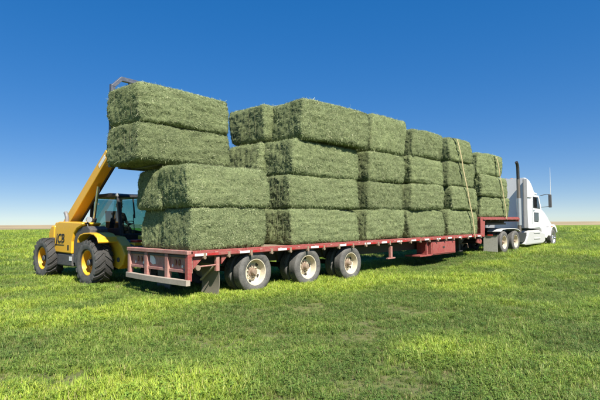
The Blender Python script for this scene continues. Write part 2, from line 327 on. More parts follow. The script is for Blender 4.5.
# ------------------------------------------------------------------ wheels (axle along y, outer face towards -y)
def tyre_profile(Rr, wd, rim):
    h = wd / 2; t = Rr - 0.02
    p = [(rim, -h * 0.80), (rim + 0.02, -h * 0.92), (rim + (Rr - rim) * 0.45, -h * 1.0), (rim + (Rr - rim) * 0.62, -h * 1.0), (Rr - 0.045, -h * 0.93), (Rr - 0.012, -h * 0.83), (Rr, -h * 0.70)]
    for a in (-0.45, -0.15, 0.15, 0.45):
        p += [(Rr, h * (a - 0.05)), (Rr - 0.014, h * (a - 0.035)), (Rr - 0.014, h * (a + 0.035)), (Rr, h * (a + 0.05))]
    return p + [(r, -y) for r, y in p[:7][::-1]]
WM = {}
def wheel_meshes(kind):
    if kind in WM: return WM[kind]
    if kind == 'loader':
        Rr, wd, rim = 0.575, 0.46, 0.325; h = wd / 2
        t = MB().lathe([(rim, -h * .78), (rim + .03, -h * .95), (rim + .10, -h * 1.02), (Rr - .07, -h * 1.02), (Rr - .02, -h * .92), (Rr, -h * .6), (Rr, 0), (Rr, h * .6), (Rr - .02, h * .92), (Rr - .07, h * 1.02), (rim + .10, h * 1.02), (rim + .03, h * .95), (rim, h * .78)], 56)
        nl = 19
        for sgn in (-1, 1):
            for k in range(nl):
                a0 = 2 * math.pi * (k + (0.5 if sgn > 0 else 0)) / nl
                prev = None; ring = []
                for j in range(4):                     # a chevron lug, swept from the shoulder to the centre
                    u = j / 3; y = sgn * h * (1.03 - 1.0 * u); a = a0 + 0.30 * u
                    ww = 0.036 + 0.012 * (1 - u); lo = Rr - 0.07 if j == 0 else Rr - 0.02; hi = Rr + 0.028 - (0.035 if j == 0 else 0)
                    ring.append([(r * math.cos(a + da), y, r * math.sin(a + da)) for r, da in ((lo, -ww * 1.3 / Rr), (hi, -ww / Rr), (hi, ww / Rr), (lo, ww * 1.3 / Rr))])
                t.loft(ring)
        tm = t.mesh('tyre', 'rubberdark', True); tm.materials.append(M['rubber'])
        for p in tm.polygons:
            if abs(p.normal.y) > .75 and math.hypot(p.center.x, p.center.z) < Rr - .01: p.material_index = 1
        rm = MB().lathe([(rim + .005, -h * .80), (rim - .012, -h * .80), (rim - .03, -h * .55), (rim - .035, -h * .1), (rim - .07, -.0), (.17, -.015), (.15, -.05), (.11, -.06), (.10, -.0), (.0001, -.0)], 44).mesh('rim', 'yellowrim', True)
        hb = MB().lathe([(.0001, -.17), (.07, -.165), (.085, -.14), (.085, -.06), (.105, -.055), (.105, .02)], 20)
        for k in range(10):
            a = 2 * math.pi * k / 10; hb.tube([(.135 * math.cos(a), -.075, .135 * math.sin(a)), (.135 * math.cos(a), -.03, .135 * math.sin(a))], .013, 6)
        hm = hb.mesh('hub', 'charcoal', True)
    else:
        Rr, wd, rim, dish, rmat, tmat = {'trailer': (.475, .275, .288, .045, 'rimcream', 'rubber'), 'drive': (.50, .275, .292, .045, 'rimcream', 'rubber'), 'steer': (.505, .29, .292, -.07, 'alloy', 'rubber')}[kind]
        h = wd / 2
        tm = MB().lathe(tyre_profile(Rr, wd, rim), 48).mesh('tyre', tmat, True)
        rp = [(rim + .012, -h * .80), (rim + .01, -h * .86), (rim - .008, -h * .84), (rim - .022, -h * .55), (rim - .028, dish - .02), (rim - .05, dish), (.19, dish + .012), (.165, dish - .012), (.10, dish - .012), (.0001, dish - .012)]
        if dish < 0: rp[3] = (rim - .02, -h * .75)
        r = MB().lathe(rp, 44)
        rm = r.mesh('rim', rmat, True)
        hb = MB().lathe([(.0001, dish - .15), (.055, dish - .148), (.066, dish - .135), (.07, dish - .05), (.10, dish - .04), (.10, dish)], 18)
        for k in range(10):
            a = 2 * math.pi * k / 10; c_, s_ = .132 * math.cos(a), .132 * math.sin(a); hb.tube([(c_, dish - .05, s_), (c_, dish - .005, s_)], .014, 6)
        hm = hb.mesh('hub', 'rust' if kind != 'steer' else 'chrome', True)
        ring = []                                          # hand hole in the disc: capped black plug, the opening's shade painted as colour
        for y in (dish - .006, dish + .03):
            ring.append([(.222 + .030 * math.cos(q), y, .042 * math.sin(q)) for q in [2 * math.pi * i / 12 for i in range(12)]])
        ho = MB().loft(ring)
        WM[kind + 'hole'] = ho.mesh('hand_hole', 'black', False)
    WM[kind] = (hm, tm, rm); return WM[kind]
def wheel(kind, parent, loc, side=-1, full=True, spin=0.0, label=None):
    hm, tm, rm = wheel_meshes(kind)
    o = obj('wheel', hm, parent, 0, loc); o.rotation_euler = (0, spin, 0 if side < 0 else math.pi)
    obj('tyre', tm, o); r = obj('rim', rm, o)
    if kind + 'hole' in WM and full:
        for k in range(5): obj('hand_hole', WM[kind + 'hole'], o).rotation_euler = (0, 2 * math.pi * (k + .3) / 5, 0)
    return o

# ------------------------------------------------------------------ trailer
SL = 0.0055
tr = empty('flatbed_trailer', (0, 0, 0), 'long red step-deck flatbed trailer loaded with stacked hay bales', 'trailer', rot=(0, -math.atan(SL), 0))
DZ = 1.02; TW = 2.60; XE = 13.95           # deck height, width, end of the lower deck
# deck planks, one by one
for i in range(10):
    w_ = (TW - 0.16) / 10
    MB().bx(0.06, XE, 0.08 + i * w_ + .003, 0.08 + (i + 1) * w_ - .003, DZ - .045, DZ - .004 + 0.002 * (i % 3)).build('deck_plank', 'wood', tr)
for i in range(10):
    w_ = (TW - 0.16) / 10
    MB().bx(XE + .10, 18.2, 0.08 + i * w_ + .003, 0.08 + (i + 1) * w_ - .003, 1.655, 1.694 + 0.002 * (i % 3)).build('deck_plank', 'wood', tr)
# side rails
for y0, y1, nm in ((0.0, 0.075, 'side_rail'), (TW - .075, TW, 'side_rail')):
    MB().bx(0.0, XE, y0, y1, DZ - .125, DZ + .005).build(nm, 'red', tr, bevel=.008)
    MB().bx(XE - .02, 18.25, y0, y1, 1.58, 1.705).build('upper_side_rail', 'red', tr, bevel=.008)
MB().bx(.02, XE, -.062, -.048, DZ - .10, DZ - .045).build('rub_rail', 'red', tr, bevel=.003)
MB().bx(XE + .05, 18.2, -.062, -.048, 1.60, 1.655).build('rub_rail', 'red', tr, bevel=.003)
sp = MB().bx(-.035, .035, -.048, .0, -.075, .0).mesh('stake_pocket', 'redfaded')
sp2 = MB().tube([(0, -.08, -.108), (0, -.015, -.108)], .032, 12).bx(-.03, .03, -.072, 0, -.12, -.015).mesh('strap_spool', 'rust')
x = .28; k = 0
while x < XE:
    obj('stake_pocket' if k % 2 else 'strap_spool', sp if k % 2 else sp2, tr, loc=(x, -.001, DZ - .03)); x += .305; k += 1
x = XE + .25
while x < 18.1: obj('stake_pocket', sp, tr, loc=(x, -.001, 1.655)); x += .6
tw = MB().bx(0, .28, -.0665, -.0625, DZ - .098, DZ - .05).mesh('tape', 'tapewhite'); trd = MB().bx(0, .28, -.0665, -.0625, DZ - .098, DZ - .05).mesh('tape', 'tapered')
x = .05
while x < XE - .4:
    obj('reflector_tape', tw, tr, loc=(x, 0, 0)); obj('reflector_tape', trd, tr, loc=(x + .285, 0, 0)); x += 1.13 if x < 5 else 0.85
# rear end: beam, posts, recessed panels, lamps, bumper
MB().bx(-.09, .05, 0.0, TW, DZ - .07, DZ + .012).build('rear_beam', 'redfaded', tr, bevel=.012)
MB().bx(.0, .05, .02, TW - .02, .58, DZ - .08).build('rear_panel', 'redfaded', tr, bevel=.004)
for i, yy in enumerate((0.06, .84, 1.72, 2.54)):
    w_ = .11 if i in (0, 3) else .13
    MB().bx(-.07, .03, yy - w_ / 2, yy + w_ / 2, .42, DZ - .075).build('rear_post', 'red' if i == 0 else 'redfaded', tr, bevel=.012)
MB().bx(-.035, .0, .12, 2.48, .58, .64).build('lower_rail', 'redfaded', tr, bevel=.006)
MB().bx(-.05, .0, .12, 2.48, .885, .935).build('lamp_shelf', 'steel', tr, bevel=.006)
bpts = [(-.11 - .05 * math.sin(math.pi * t / 12), 2.6 * t / 12) for t in range(13)]
mb = MB(); ring = [[(px, py, .335), (px, py, .455), (px + .1, py, .455), (px + .1, py, .335)] for px, py in bpts]
mb.loft(ring).build('rear_bumper', 'bumper', tr, bevel=.01)
def oval(mb, x0, x1, yc, zc, a, b, n=16): mb.prism([(yc + a * math.cos(2 * math.pi * i / n), zc + b * math.sin(2 * math.pi * i / n)) for i in range(n)], x0, x1, 'x')
for yy in (.42, .56, 2.02, 2.18): m_ = MB(); oval(m_, -.018, .0, yy, .78, .035, .062); m_.build('lamp', 'lampred', tr)
for yy in (.30, .68, 1.92, 2.30): m_ = MB(); oval(m_, -.016, .0, yy, .70, .025, .03); m_.build('reflector', 'tapewhite', tr)
MB().prism([(1.38, .70), (1.50, .68), (1.63, .74), (1.63, .88), (1.48, .87), (1.40, .80)], -.012, .0, 'x').build('worn_patch', 'tapewhite', tr)
# chassis below
for yy in (.72, 1.88):
    MB().bx(.05, XE + .05, yy - .07, yy + .07, .86, .965).build('main_beam', 'steel', tr)
    MB().prism([(.05, .66), (5.8, .57), (7.0, .56), (11.8, .56), (13.5, .62), (13.9, .86), (.05, .86)], yy - .02, yy + .02).build('beam_web', 'steel', tr)
    MB().bx(13.7, 18.1, yy - .07, yy + .07, 1.42, 1.62).build('upper_beam', 'steel', tr)
cm = MB().bx(-.04, .04, .08, TW - .08, .855, .968).mesh('crossmember', 'steel')
x = .5
while x < XE - .2: obj('crossmember', cm, tr, loc=(x, 0, 0)); x += .6
# gooseneck step
MB().bx(XE, XE + .09, .0, TW, DZ - .12, 1.70).build('step_wall', 'red', tr, bevel=.01)
MB().prism([(XE - .14, DZ - .13), (XE + .22, DZ - .13), (XE + .30, 1.56), (XE + .06, 1.72), (XE - .14, 1.72)], -.012, .04).build('step_gusset', 'red', tr, bevel=.012)
MB().prism([(13.55, .84), (13.85, .88), (14.0, .72), (13.9, .60), (13.55, .66)], .04, .12).build('step_bracket', 'red', tr, bevel=.008)
for xx in (15.0, 16.0, 17.0, 18.0): MB().bx(xx - .04, xx + .04, .08, TW - .08, 1.52, 1.65).build('crossmember', 'steel', tr)
MB().bx(18.18, 18.26, 0, TW, 1.50, 1.72).build('front_beam', 'red', tr, bevel=.01)
MB().bx(15.6, 17.9, .5, 2.1, 1.36, 1.43).build('kingpin_plate', 'steel', tr)
# landing gear
for yy in (.52, 2.08):
    l = MB().bx(12.72, 12.86, yy - .07, yy + .07, .38, .9).build('landing_leg', 'steel', tr, bevel=.006); MB().bx(12.66, 12.92, yy - .13, yy + .13, .34, .38).build('foot', 'steel', l)
MB().tube([(12.79, .5, .66), (12.79, .12, .66), (12.79, .10, .50)], .014, 8).build('crank', 'rust', tr)
# tool box, hanging stake, tray
tb = MB().bx(9.72, 11.55, .03, .62, .37, .865).build('tool_box', 'red', tr, bevel=.015)
MB().bx(9.80, 11.47, .008, .032, .41, .80).build('door', 'red', tb, bevel=.008)
MB().bx(10.5, 10.62, -.01, .01, .60, .66).build('latch', 'steel', tb)
MB().bx(8.95, 9.72, .03, .62, .36, .41).build('tray', 'red', tr, bevel=.006)
MB().bx(9.40, 9.48, .04, .10, .40, .86).build('tray_hanger', 'red', tr)
MB().bx(7.15, 7.25, .02, .10, .45, .80).build('side_stake', 'redfaded', tr, bevel=.006)
MB().bx(7.0, 7.4, .02, .09, .42, .455).build('side_stake_foot', 'redfaded', tr)
# axles, wheels
for i, xx in enumerate((1.70, 3.42, 5.16)):
    zc = gz(xx, .2) + .468 - SL * xx
    MB().tube([(xx, .25, zc), (xx, 2.35, zc)], .065, 12).build('axle', 'steel', tr)
    MB().prism([(xx - .55, .84), (xx - .45, .60), (xx - .1, zc + .03), (xx + .12, zc + .03), (xx + .25, .70), (xx + .3, .84)], .62, .70).build('suspension_hanger', 'steel', tr)
    for yy, sd_ in ((.14, -1), (.46, -1), (TW - .14, 1), (TW - .46, 1)): wheel('trailer', tr, (xx, yy, zc), sd_, yy == .14, spin=.7 * i + yy)
# rear side brackets and mud flap
MB().prism([(.06, DZ - .13), (.30, DZ - .13), (.06, .66)], .01, .05).build('corner_gusset', 'red', tr, bevel=.004)
MB().tube([(.16, .02, .70), (.62, .02, .71)], .016, 8).build('flap_rod', 'redfaded', tr)
MB().tube([(.16, -.02, .68), (.16, .10, .68)], .055, 14).build('rod_roller', 'rust', tr, smooth=True)
MB().bx(.60, .68, -.015, .06, .58, DZ - .13).build('flap_hanger', 'redfaded', tr, bevel=.006)
MB().prism([(.74, DZ - .13), (.90, DZ - .13), (.74, .72)], .0, .03).build('flap_gusset', 'red', tr)
for yy in (.02, TW - .66):
    ring = []
    for j in range(9):
        t = j / 8; zz = .72 - t * .70; xo = .66 + .05 * math.sin(t * 2.6) - .03 * t
        ring.append([(xo, yy, zz), (xo + .012, yy, zz), (xo + .012 + .015 * t, yy + .64, zz), (xo + .015 * t, yy + .64, zz)])
    MB().loft(ring).build('mud_flap', 'flap', tr, smooth=True)
MB().bar((.645, .03, .75), (.60, .56, .36), .05, .03).build('flap_stay', 'bumper', tr, bevel=.004)

# ------------------------------------------------------------------ hay bales
BL, BW, BH = 2.44, 1.22, 0.90
def bale_meshes(seed):
    rnd = random.Random(seed); nxb, nyb, nzb = 84, 40, 30; hx, hy, hz = BL / 2, BW / 2, BH / 2; rad = .095
    ids = {}; vs = []; fs = []; nr = []
    off = Vector((seed * 13.1, seed * 7.7, seed * 3.3))
    sag = [rnd.uniform(-.026, .026) for _ in range(8)]
    strings = [-hy + BW * (k + .5) / 6 for k in range(6)]
    def vid(i, j, k):
        key = (i, j, k)
        if key in ids: return ids[key]
        p = Vector((-hx + BL * i / nxb, -hy + BW * j / nyb, -hz + BH * k / nzb))
        e = rad * (1 + .7 * noise.noise(p * 1.7 + off))
        q = Vector((max(-hx + e, min(hx - e, p.x)), max(-hy + e, min(hy - e, p.y)), max(-hz + e, min(hz - e, p.z))))
        d = p - q; nn = d.normalized() if d.length > 1e-9 else Vector((0, 0, 1)); b = q + nn * e
        pp = p + off
        a = .040 * noise.noise(pp * 1.5) + .026 * noise.noise(pp * 4.5) + .024 * noise.noise(pp * 12) + .018 * noise.noise(pp * 27)
        side = abs(nn.y) * (1 - abs(nn.z)); end = abs(nn.x) * (1 - abs(nn.z))
        a += side * (.012 * noise.noise(Vector((pp.x * 8, 3.1, pp.z * .8))) + .020 * noise.noise(Vector((pp.x * .9, 9.1, pp.z * 14))))
        bulge = (1 - (2 * p.z / BH) ** 2)
        a += side * .035 * bulge + end * .03 * bulge
        if abs(nn.z) > .7: a *= .55
        if end > .25:
            for q_, s_ in enumerate(strings): a -= (.006 + .014 * abs(noise.noise(Vector((q_ * 3.7, seed * 5.1, p.z * 2.5))))) * math.exp(-((p.y - s_ - .02 * noise.noise(Vector((q_ * 9.1, seed, p.z * 3)))) / .025) ** 2)
        b = b + nn * a
        b.z += sag[0] * math.sin(p.x * 1.6 + sag[1] * 60) + sag[2] * (p.y / hy) * .6
        b.y += sag[3] * (p.z / hz) + sag[4] * math.sin(p.x * 1.3 + sag[5] * 90)
        b.x += sag[6] * (p.z / hz) * 1.4
        ids[key] = len(vs); vs.append(b); nr.append(nn); return ids[key]
    for i in range(nxb):
        for j in range(nyb):
            fs.append((vid(i, j, 0), vid(i, j + 1, 0), vid(i + 1, j + 1, 0), vid(i + 1, j, 0)))
            fs.append((vid(i, j, nzb), vid(i + 1, j, nzb), vid(i + 1, j + 1, nzb), vid(i, j + 1, nzb)))
    for i in range(nxb):
        for k in range(nzb):
            fs.append((vid(i, 0, k), vid(i + 1, 0, k), vid(i + 1, 0, k + 1), vid(i, 0, k + 1)))
            fs.append((vid(i, nyb, k), vid(i, nyb, k + 1), vid(i + 1, nyb, k + 1), vid(i + 1, nyb, k)))
    for j in range(nyb):
        for k in range(nzb):
            fs.append((vid(0, j, k), vid(0, j, k + 1), vid(0, j + 1, k + 1), vid(0, j + 1, k)))
            fs.append((vid(nxb, j, k), vid(nxb, j + 1, k), vid(nxb, j + 1, k + 1), vid(nxb, j, k + 1)))
    body = bpy.data.meshes.new('hay_bale'); body.from_pydata([tuple(v) for v in vs], [], fs); body.materials.append(M['hay'])
    for p in body.polygons: p.use_smooth = True
    # loose stems standing off the pressed faces
    V = np.array([tuple(v) for v in vs]); N = np.array([tuple(v) for v in nr]); Fq = np.array(fs)
    g = np.random.default_rng(seed); ns = 42000
    fi = g.integers(0, len(Fq), ns); u = g.random((ns, 1)); v = g.random((ns, 1)); q = Fq[fi]
    P = V[q[:, 0]] * (1 - u) * (1 - v) + V[q[:, 1]] * u * (1 - v) + V[q[:, 2]] * u * v + V[q[:, 3]] * (1 - u) * v
    Nn = N[q[:, 0]] + N[q[:, 2]]; Nn /= np.linalg.norm(Nn, axis=1, keepdims=True) + 1e-9
    T = g.normal(size=(ns, 3)); T[:, 2] *= .8; T -= Nn * (T * Nn).sum(1, keepdims=True); T /= np.linalg.norm(T, axis=1, keepdims=True) + 1e-9
    lift = g.random((ns, 1)) ** 2.2 * .7 + .03
    D = T + Nn * lift; D /= np.linalg.norm(D, axis=1, keepdims=True)
    Ls = g.uniform(.02, .07, (ns, 1)) * np.where(g.random((ns, 1)) < .03, 2.0, 1); Ws = g.uniform(.0016, .0042, (ns, 1))
    S = np.cross(D, Nn); S /= np.linalg.norm(S, axis=1, keepdims=True) + 1e-9
    A = P - Nn * .006
    Q = np.stack([A - S * Ws, A + S * Ws, A + D * Ls + S * Ws * .6, A + D * Ls - S * Ws * .6], 1).reshape(-1, 3)
    st = bpy.data.meshes.new('loose_stems'); st.from_pydata(Q.tolist(), [], np.arange(ns * 4).reshape(ns, 4).tolist()); st.materials.append(M['haystem'])
    at = st.attributes.new('tone', 'FLOAT', 'POINT'); at.data.foreach_set('value', np.repeat(np.clip(g.normal(.45, .27, ns), 0, 1), 4).astype(np.float32))
    tws = []
    for s_ in strings:
        pts = []
        for (xx, zz) in [(-hx + .03, -hz + .08), (-hx - .012, -hz + .2), (-hx - .016, 0), (-hx - .012, hz - .2), (-hx + .03, hz - .05), (-hx + .2, hz + .008), (0, hz + .008), (hx - .2, hz + .008), (hx - .03, hz - .05), (hx + .012, hz - .2), (hx + .016, 0), (hx + .012, -hz + .2), (hx - .03, -hz + .08)]:
            pts.append((xx + sag[6] * (zz / hz) * 1.4 * .8, s_ + rnd.uniform(-.008, .008) + sag[3] * (zz / hz), zz + sag[0] * math.sin(xx * 1.6 + sag[1] * 60)))
        tws.append(MB().tube(pts, .005, 5).mesh('twine', 'twine'))
    return body, st, tws
BV = [bale_meshes(s) for s in range(6)]
nb = [0]
def bale(label, x0, x1, y0, y1, z0, z1, yaw=0.0, tilt=None, group='hay bales stacked on the trailer'):
    i = nb[0]; nb[0] += 1
    body, st, tws = BV[(i * 5 + i // 6) % 6]
    o = obj('hay_bale', body); o.location = ((x0 + x1) / 2, (y0 + y1) / 2, (z0 + z1) / 2)
    rb = random.Random(i + 40); x0 += rb.uniform(.0, .05); x1 -= rb.uniform(.02, .09); yaw += rb.uniform(-.7, .7)
    o.location.x = (x0 + x1) / 2
    flip = [1, -1][(i // 3) % 2]
    o.scale = ((x1 - x0) / BL, (y1 - y0) / BW, (z1 - z0) / BH)
    o.rotation_euler = (R_(random.Random(i).uniform(-.5, .5)), -math.atan(SL) if tilt is None else tilt, R_(yaw) + (math.pi if flip < 0 else 0))
    if flip < 0: o.rotation_euler.y *= -1
    tag(o, label, 'hay bale', group)
    s = obj('loose_stems', st, o); s['kind'] = 'stuff'
    for t in tws: obj('twine', t, o)
    return o
# rear stack, two high
bale('bottom green hay bale at the rear corner of the trailer deck, camera side', -.0, 2.08, .02, 1.12, 1.03, 1.915, .3)
bale('upper green hay bale at the trailer rear, right under the lifted bales, camera side', -.07, 2.10, .0, 1.13, 1.92, 2.80, -.3)
bale('bottom hay bale at the trailer rear on the far side, next to the loader cab', .05, 2.2, 1.10, 2.14, 1.03, 1.91, 0)
bale('second-row hay bale at the trailer rear on the far side, above the loader cab', -.03, 2.15, 1.11, 2.2, 1.915, 2.80, .3)
# tall second stack, near and far side
bale('bottom hay bale of the tall stack over the rear trailer wheels', 2.80, 5.58, .02, 1.2, 1.045, 1.94, .3)
bale('second-row hay bale of the tall stack behind the short rear stack', 2.84, 5.56, .03, 1.2, 1.945, 2.79, -.4)
bale('third-row hay bale of the tall stack, under the bulging top bale', 2.88, 5.62, .03, 1.2, 2.795, 3.69, .5)
bale('top hay bale bulging out over the tall stack next to the lifted pair', 3.10, 5.86, -.16, 1.02, 3.70, 4.73, -1.0)
bale('bottom far-side hay bale of the tall stack, mostly hidden behind the rear stack', 2.78, 5.5, 1.24, 2.44, 1.045, 1.94, 0)
bale('second-row far-side hay bale of the tall stack, hidden behind the rear stack', 2.78, 5.5, 1.24, 2.44, 1.945, 2.79, 0)
bale('third-row far-side hay bale showing its end right of the lower lifted bale', 2.74, 5.5, 1.10, 2.50, 2.795, 3.74, -.5)
bale('top far-side hay bale showing its end right of the upper lifted bale', 2.85, 5.6, 1.04, 2.52, 3.76, 4.74, .8)
# third to fifth stacks on the lower deck
ordn = ['bottom', 'second-row', 'third-row', 'top']
for nm, zs, xs, dy in (
    ('stack just ahead of the trailer wheels', (1.055, 1.975, 2.82, 3.71, 4.83), ((5.90, 7.96), (5.98, 7.92), (5.98, 7.96), (6.14, 8.02)), (.02, .0, -.04, -.08)),
    ('narrow unstrapped stack above the red tool box', (1.07, 2.02, 2.89, 3.80, 4.72), ((8.28, 10.62), (8.38, 10.55), (8.40, 10.62), (8.44, 10.58)), (.02, -.06, .0, -.06)),
    ('strapped stack at the front of the lower deck', (1.085, 2.06, 2.94, 3.90, 4.80), ((11.06, 13.55), (11.22, 13.42), (11.12, 13.36), (11.16, 12.98)), (.02, -.05, .02, -.04))):
    for r in range(4):
        bale(f'{ordn[r]} hay bale of the {nm}', xs[r][0], xs[r][1], dy[r], dy[r] + 1.2, zs[r] + .003, zs[r + 1] - .003, random.Random(r + int(xs[0][0])).uniform(-.8, .8))
for r, (xa, xb, dy) in enumerate(((14.02, 17.0, .03), (13.86, 16.75, -.04), (13.72, 16.3, .0))):
    zs = (1.78, 2.66, 3.57, 4.50)
    bale(['bottom', 'middle', 'top'][r] + ' hay bale of the three-high strapped stack behind the truck cab', xa, xb, dy, dy + 1.2, zs[r] + .003, zs[r + 1] - .003, (-.4, .6, -.3)[r])

# cargo straps thrown over the two front stacks
def strap(label, xt, xb, ztop, zmid, zbot, ybulge):
    P = [(xt - .05, .62, ztop + .03), (xt, .12, ztop + .035), (xt + .02, ybulge - .01, ztop - .06)]
    nseg = 10
    for j in range(1, nseg + 1):
        t = j / nseg; zz = ztop - .06 + (zbot - ztop + .06) * t
        P.append((xt + (xb - xt) * t, ybulge - .02 - .035 * math.sin(t * math.pi * 3) ** 2 * (1 - t) + (-.055 - ybulge) * sstep((t - .8) / .2), zz))
    ring = []
    for i, p in enumerate(P):
        p = Vector(p); ring.append([p + Vector((-.04, 0, 0)), p + Vector((.04, 0, 0)), p + Vector((.04, -.008, -.008 if i < 2 else 0)), p + Vector((-.04, -.008, -.008 if i < 2 else 0))])
    o = MB().loft(ring).build('cargo_strap', 'strap', smooth=False)
    tag(o, label, 'strap', 'cargo straps over the front stacks'); return o
strap('tan cargo strap slanting down the strapped stack at the front of the lower deck', 11.55, 13.05, 4.79, 3, 1.0, -.115)
strap('tan cargo strap slanting down the three-high stack behind the truck cab', 15.35, 16.45, 4.49, 3, 1.72, -.10)

# ------------------------------------------------------------------ telehandler (x forward, y left)
LANG = math.atan2(-.9975, .071); LO = Vector((.75, 4.36, gz(.75, 4.36)))
ld = empty('telehandler', LO, 'yellow telehandler with black cab lifting two hay bales behind the trailer', 'telehandler', rot=(0, 0, LANG))
def lw(x, y, z): return LO + Matrix.Rotation(LANG, 3, 'Z') @ Vector((x, y, z))
for xx in (0, -2.83):
    for yy, s_ in ((-.91, -1), (.91, 1)):
        wheel('loader', ld, (xx, yy, .585), s_, spin=.2 * xx + yy)
    MB().tube([(xx, -.7, .585), (xx, .7, .585)], .12, 14).build('axle', 'charcoal', ld, smooth=True)
MB().prism([(-3.35, .55), (.75, .55), (.95, .75), (.95, 1.0), (.3, 1.15), (-.5, 1.05), (-3.35, 1.1)], -.36, .42).build('chassis', 'charcoal', ld, bevel=.02)
MB().prism([(.15, .50), (.62, .42), (.86, .55), (.98, .80), (.80, 1.02), (.45, 1.24), (.10, 1.27)], -.60, -.30).build('front_casting', 'yellow', ld, bevel=.03)
MB().prism([(.15, .50), (.62, .42), (.86, .55), (.98, .80), (.80, 1.02), (.45, 1.24), (.10, 1.27)], .25, .55).build('front_casting', 'yellow', ld, bevel=.03)
MB().bx(.55, .78, -.30, .25, .45, .85).build('front_crossbeam', 'yellow', ld, bevel=.02)
MB().bx(.35, .90, -.30, .60, .93, 1.09).build('front_plate', 'yellow', ld, bevel=.02)
MB().bx(.50, .84, -.20, .40, 1.091, 1.16).build('front_cover', 'redgloss', ld, bevel=.02)
MB().tube([(.66, -.62, .66), (.66, .57, .66)], .06, 12).build('pivot_pin', 'charcoal', ld, smooth=True)
MB().prism([(-3.62, .62), (-3.30, .50), (-3.20, .50), (-3.20, 1.55), (-3.45, 1.55), (-3.62, 1.35)], -.62, .85).build('counterweight', 'yellow', ld, bevel=.05)
# engine pod on the right hand side
pod_top = [(-2.36, .78), (-1.26, .76), (-1.25, 1.10), (-1.15, 1.32), (-.98, 1.45), (-.70, 1.53), (-.62, 1.58), (-.66, 1.62), (-2.10, 1.66), (-2.28, 1.60), (-2.36, 1.45)]
pod = MB().prism(pod_top, -.95, -.42).build('engine_cover', 'yellow', ld, bevel=.035)
lm = text_mesh('JCB', .36, 'letter', shear=.2, bold=.004); l = obj('lettering', lm, pod); l.location = (-1.98, -.957, 1.17); l.rotation_euler = (R_(90), 0, 0)
MB().bx(-2.24, -1.72, -.958, -.950, .985, 1.005).build('lettering_underline', 'letter', pod)
MB().bx(-1.50, -1.42, -.957, -.950, .86, 1.0).build('small_decal', 'letter', pod)
arch = [(-1.24, .50), (-1.235, 1.09), (-1.13, 1.30), (-.97, 1.43), (-.70, 1.51), (-.45, 1.52), (-.30, 1.44), (-.30, 1.20)] + [(.70 * math.cos(R_(a)), .585 + .70 * math.sin(R_(a))) for a in (118, 130, 143, 156, 170, 182)]
MB().prism(arch, -.90, -.40).build('wheel_arch_cladding', 'charcoal', ld, bevel=.02)
MB().bx(-2.24, -1.25, -.93, -.40, .40, .755).build('fuel_tank', 'charcoal', ld, bevel=.04)
MB().bx(-1.42, -1.27, -.936, -.93, .56, .68).build('sticker', 'sticker', ld)
# front mudguard, rolled yellow sheet over the tyre
fo = [(-.50, 1.12), (-.46, 1.22), (-.36, 1.30), (-.15, 1.345), (.18, 1.36), (.42, 1.33), (.58, 1.25), (.66, 1.13)]
fi = [(x_ * .97, z_ - .035) for x_, z_ in fo]
MB().prism(fo + fi[::-1], -1.14, -.62).build('mudguard', 'yellow', ld, bevel=.008)
MB().prism(fo + fi[::-1], .62, 1.14).build('mudguard', 'yellow', ld, bevel=.008)
# boom
B0 = Vector((-3.05, -.30, 1.30)); bd = Vector((1, 0, .765)).normalized(); bn = Vector((-bd.z, 0, bd.x))
def bp_(t, d): p = B0 + bd * t + bn * d; return (p.x, p.z)
MB().prism([bp_(-.25, -.05), bp_(0, -.16), bp_(.5, -.08), bp_(3.55, -.05), bp_(3.55, .22), bp_(.25, .24), bp_(-.15, .14)], -.47, -.13).build('boom', 'yellow', ld, bevel=.02)
MB().prism([bp_(2.2, -.03), bp_(4.25, -.03), bp_(4.25, .17), bp_(2.2, .18)], -.44, -.16).build('boom_extension', 'yellow', ld, bevel=.015)
MB().bar((B0 + bd * .4 + bn * -.155 + Vector((0, .10, 0))), (B0 + bd * 3.5 + bn * -.125 + Vector((0, .10, 0))), .05, .05).build('boom_hose', 'black', ld)
dq = MB(); a_ = B0 + bd * 3.02 + bn * .09; b_ = B0 + bd * 3.42 + bn * .09
dq.prism([bp_(3.00, .02), bp_(3.42, .02), bp_(3.42, .14), bp_(3.00, .14)], -.476, -.472).build('boom_decal', 'sticker', ld)
hd = B0 + bd * 4.25
MB().prism([(hd.x - .16, hd.z - .05), (hd.x + .05, hd.z + .2), (hd.x + .40, hd.z + .16), (1.45, 3.85), (1.56, 3.35), (1.38, 3.28), (1.05, 3.55), (hd.x + .1, hd.z - .22)], -.42, -.18).build('boom_head', 'yellow', ld, bevel=.02)
MB().prism([(-3.45, 1.0), (-2.60, 1.0), (-2.62, 1.40), (-2.85, 1.66), (-3.25, 1.64), (-3.42, 1.4)], -.57, -.50).build('boom_tower', 'yellow', ld, bevel=.02)
MB().prism([(-3.45, 1.0), (-2.60, 1.0), (-2.62, 1.40), (-2.85, 1.66), (-3.25, 1.64), (-3.42, 1.4)], -.10, -.03).build('boom_tower', 'yellow', ld, bevel=.02)
rm_ = MB().tube([(-1.55, -.30, 1.05), (-1.30, -.30, 1.75)], .075, 12).build('lift_ram', 'black', ld, smooth=True)
MB().tube([(-1.30, -.30, 1.75), (-1.08, -.30, 2.66)], .04, 10).build('ram_rod', 'chrome', rm_, smooth=True)
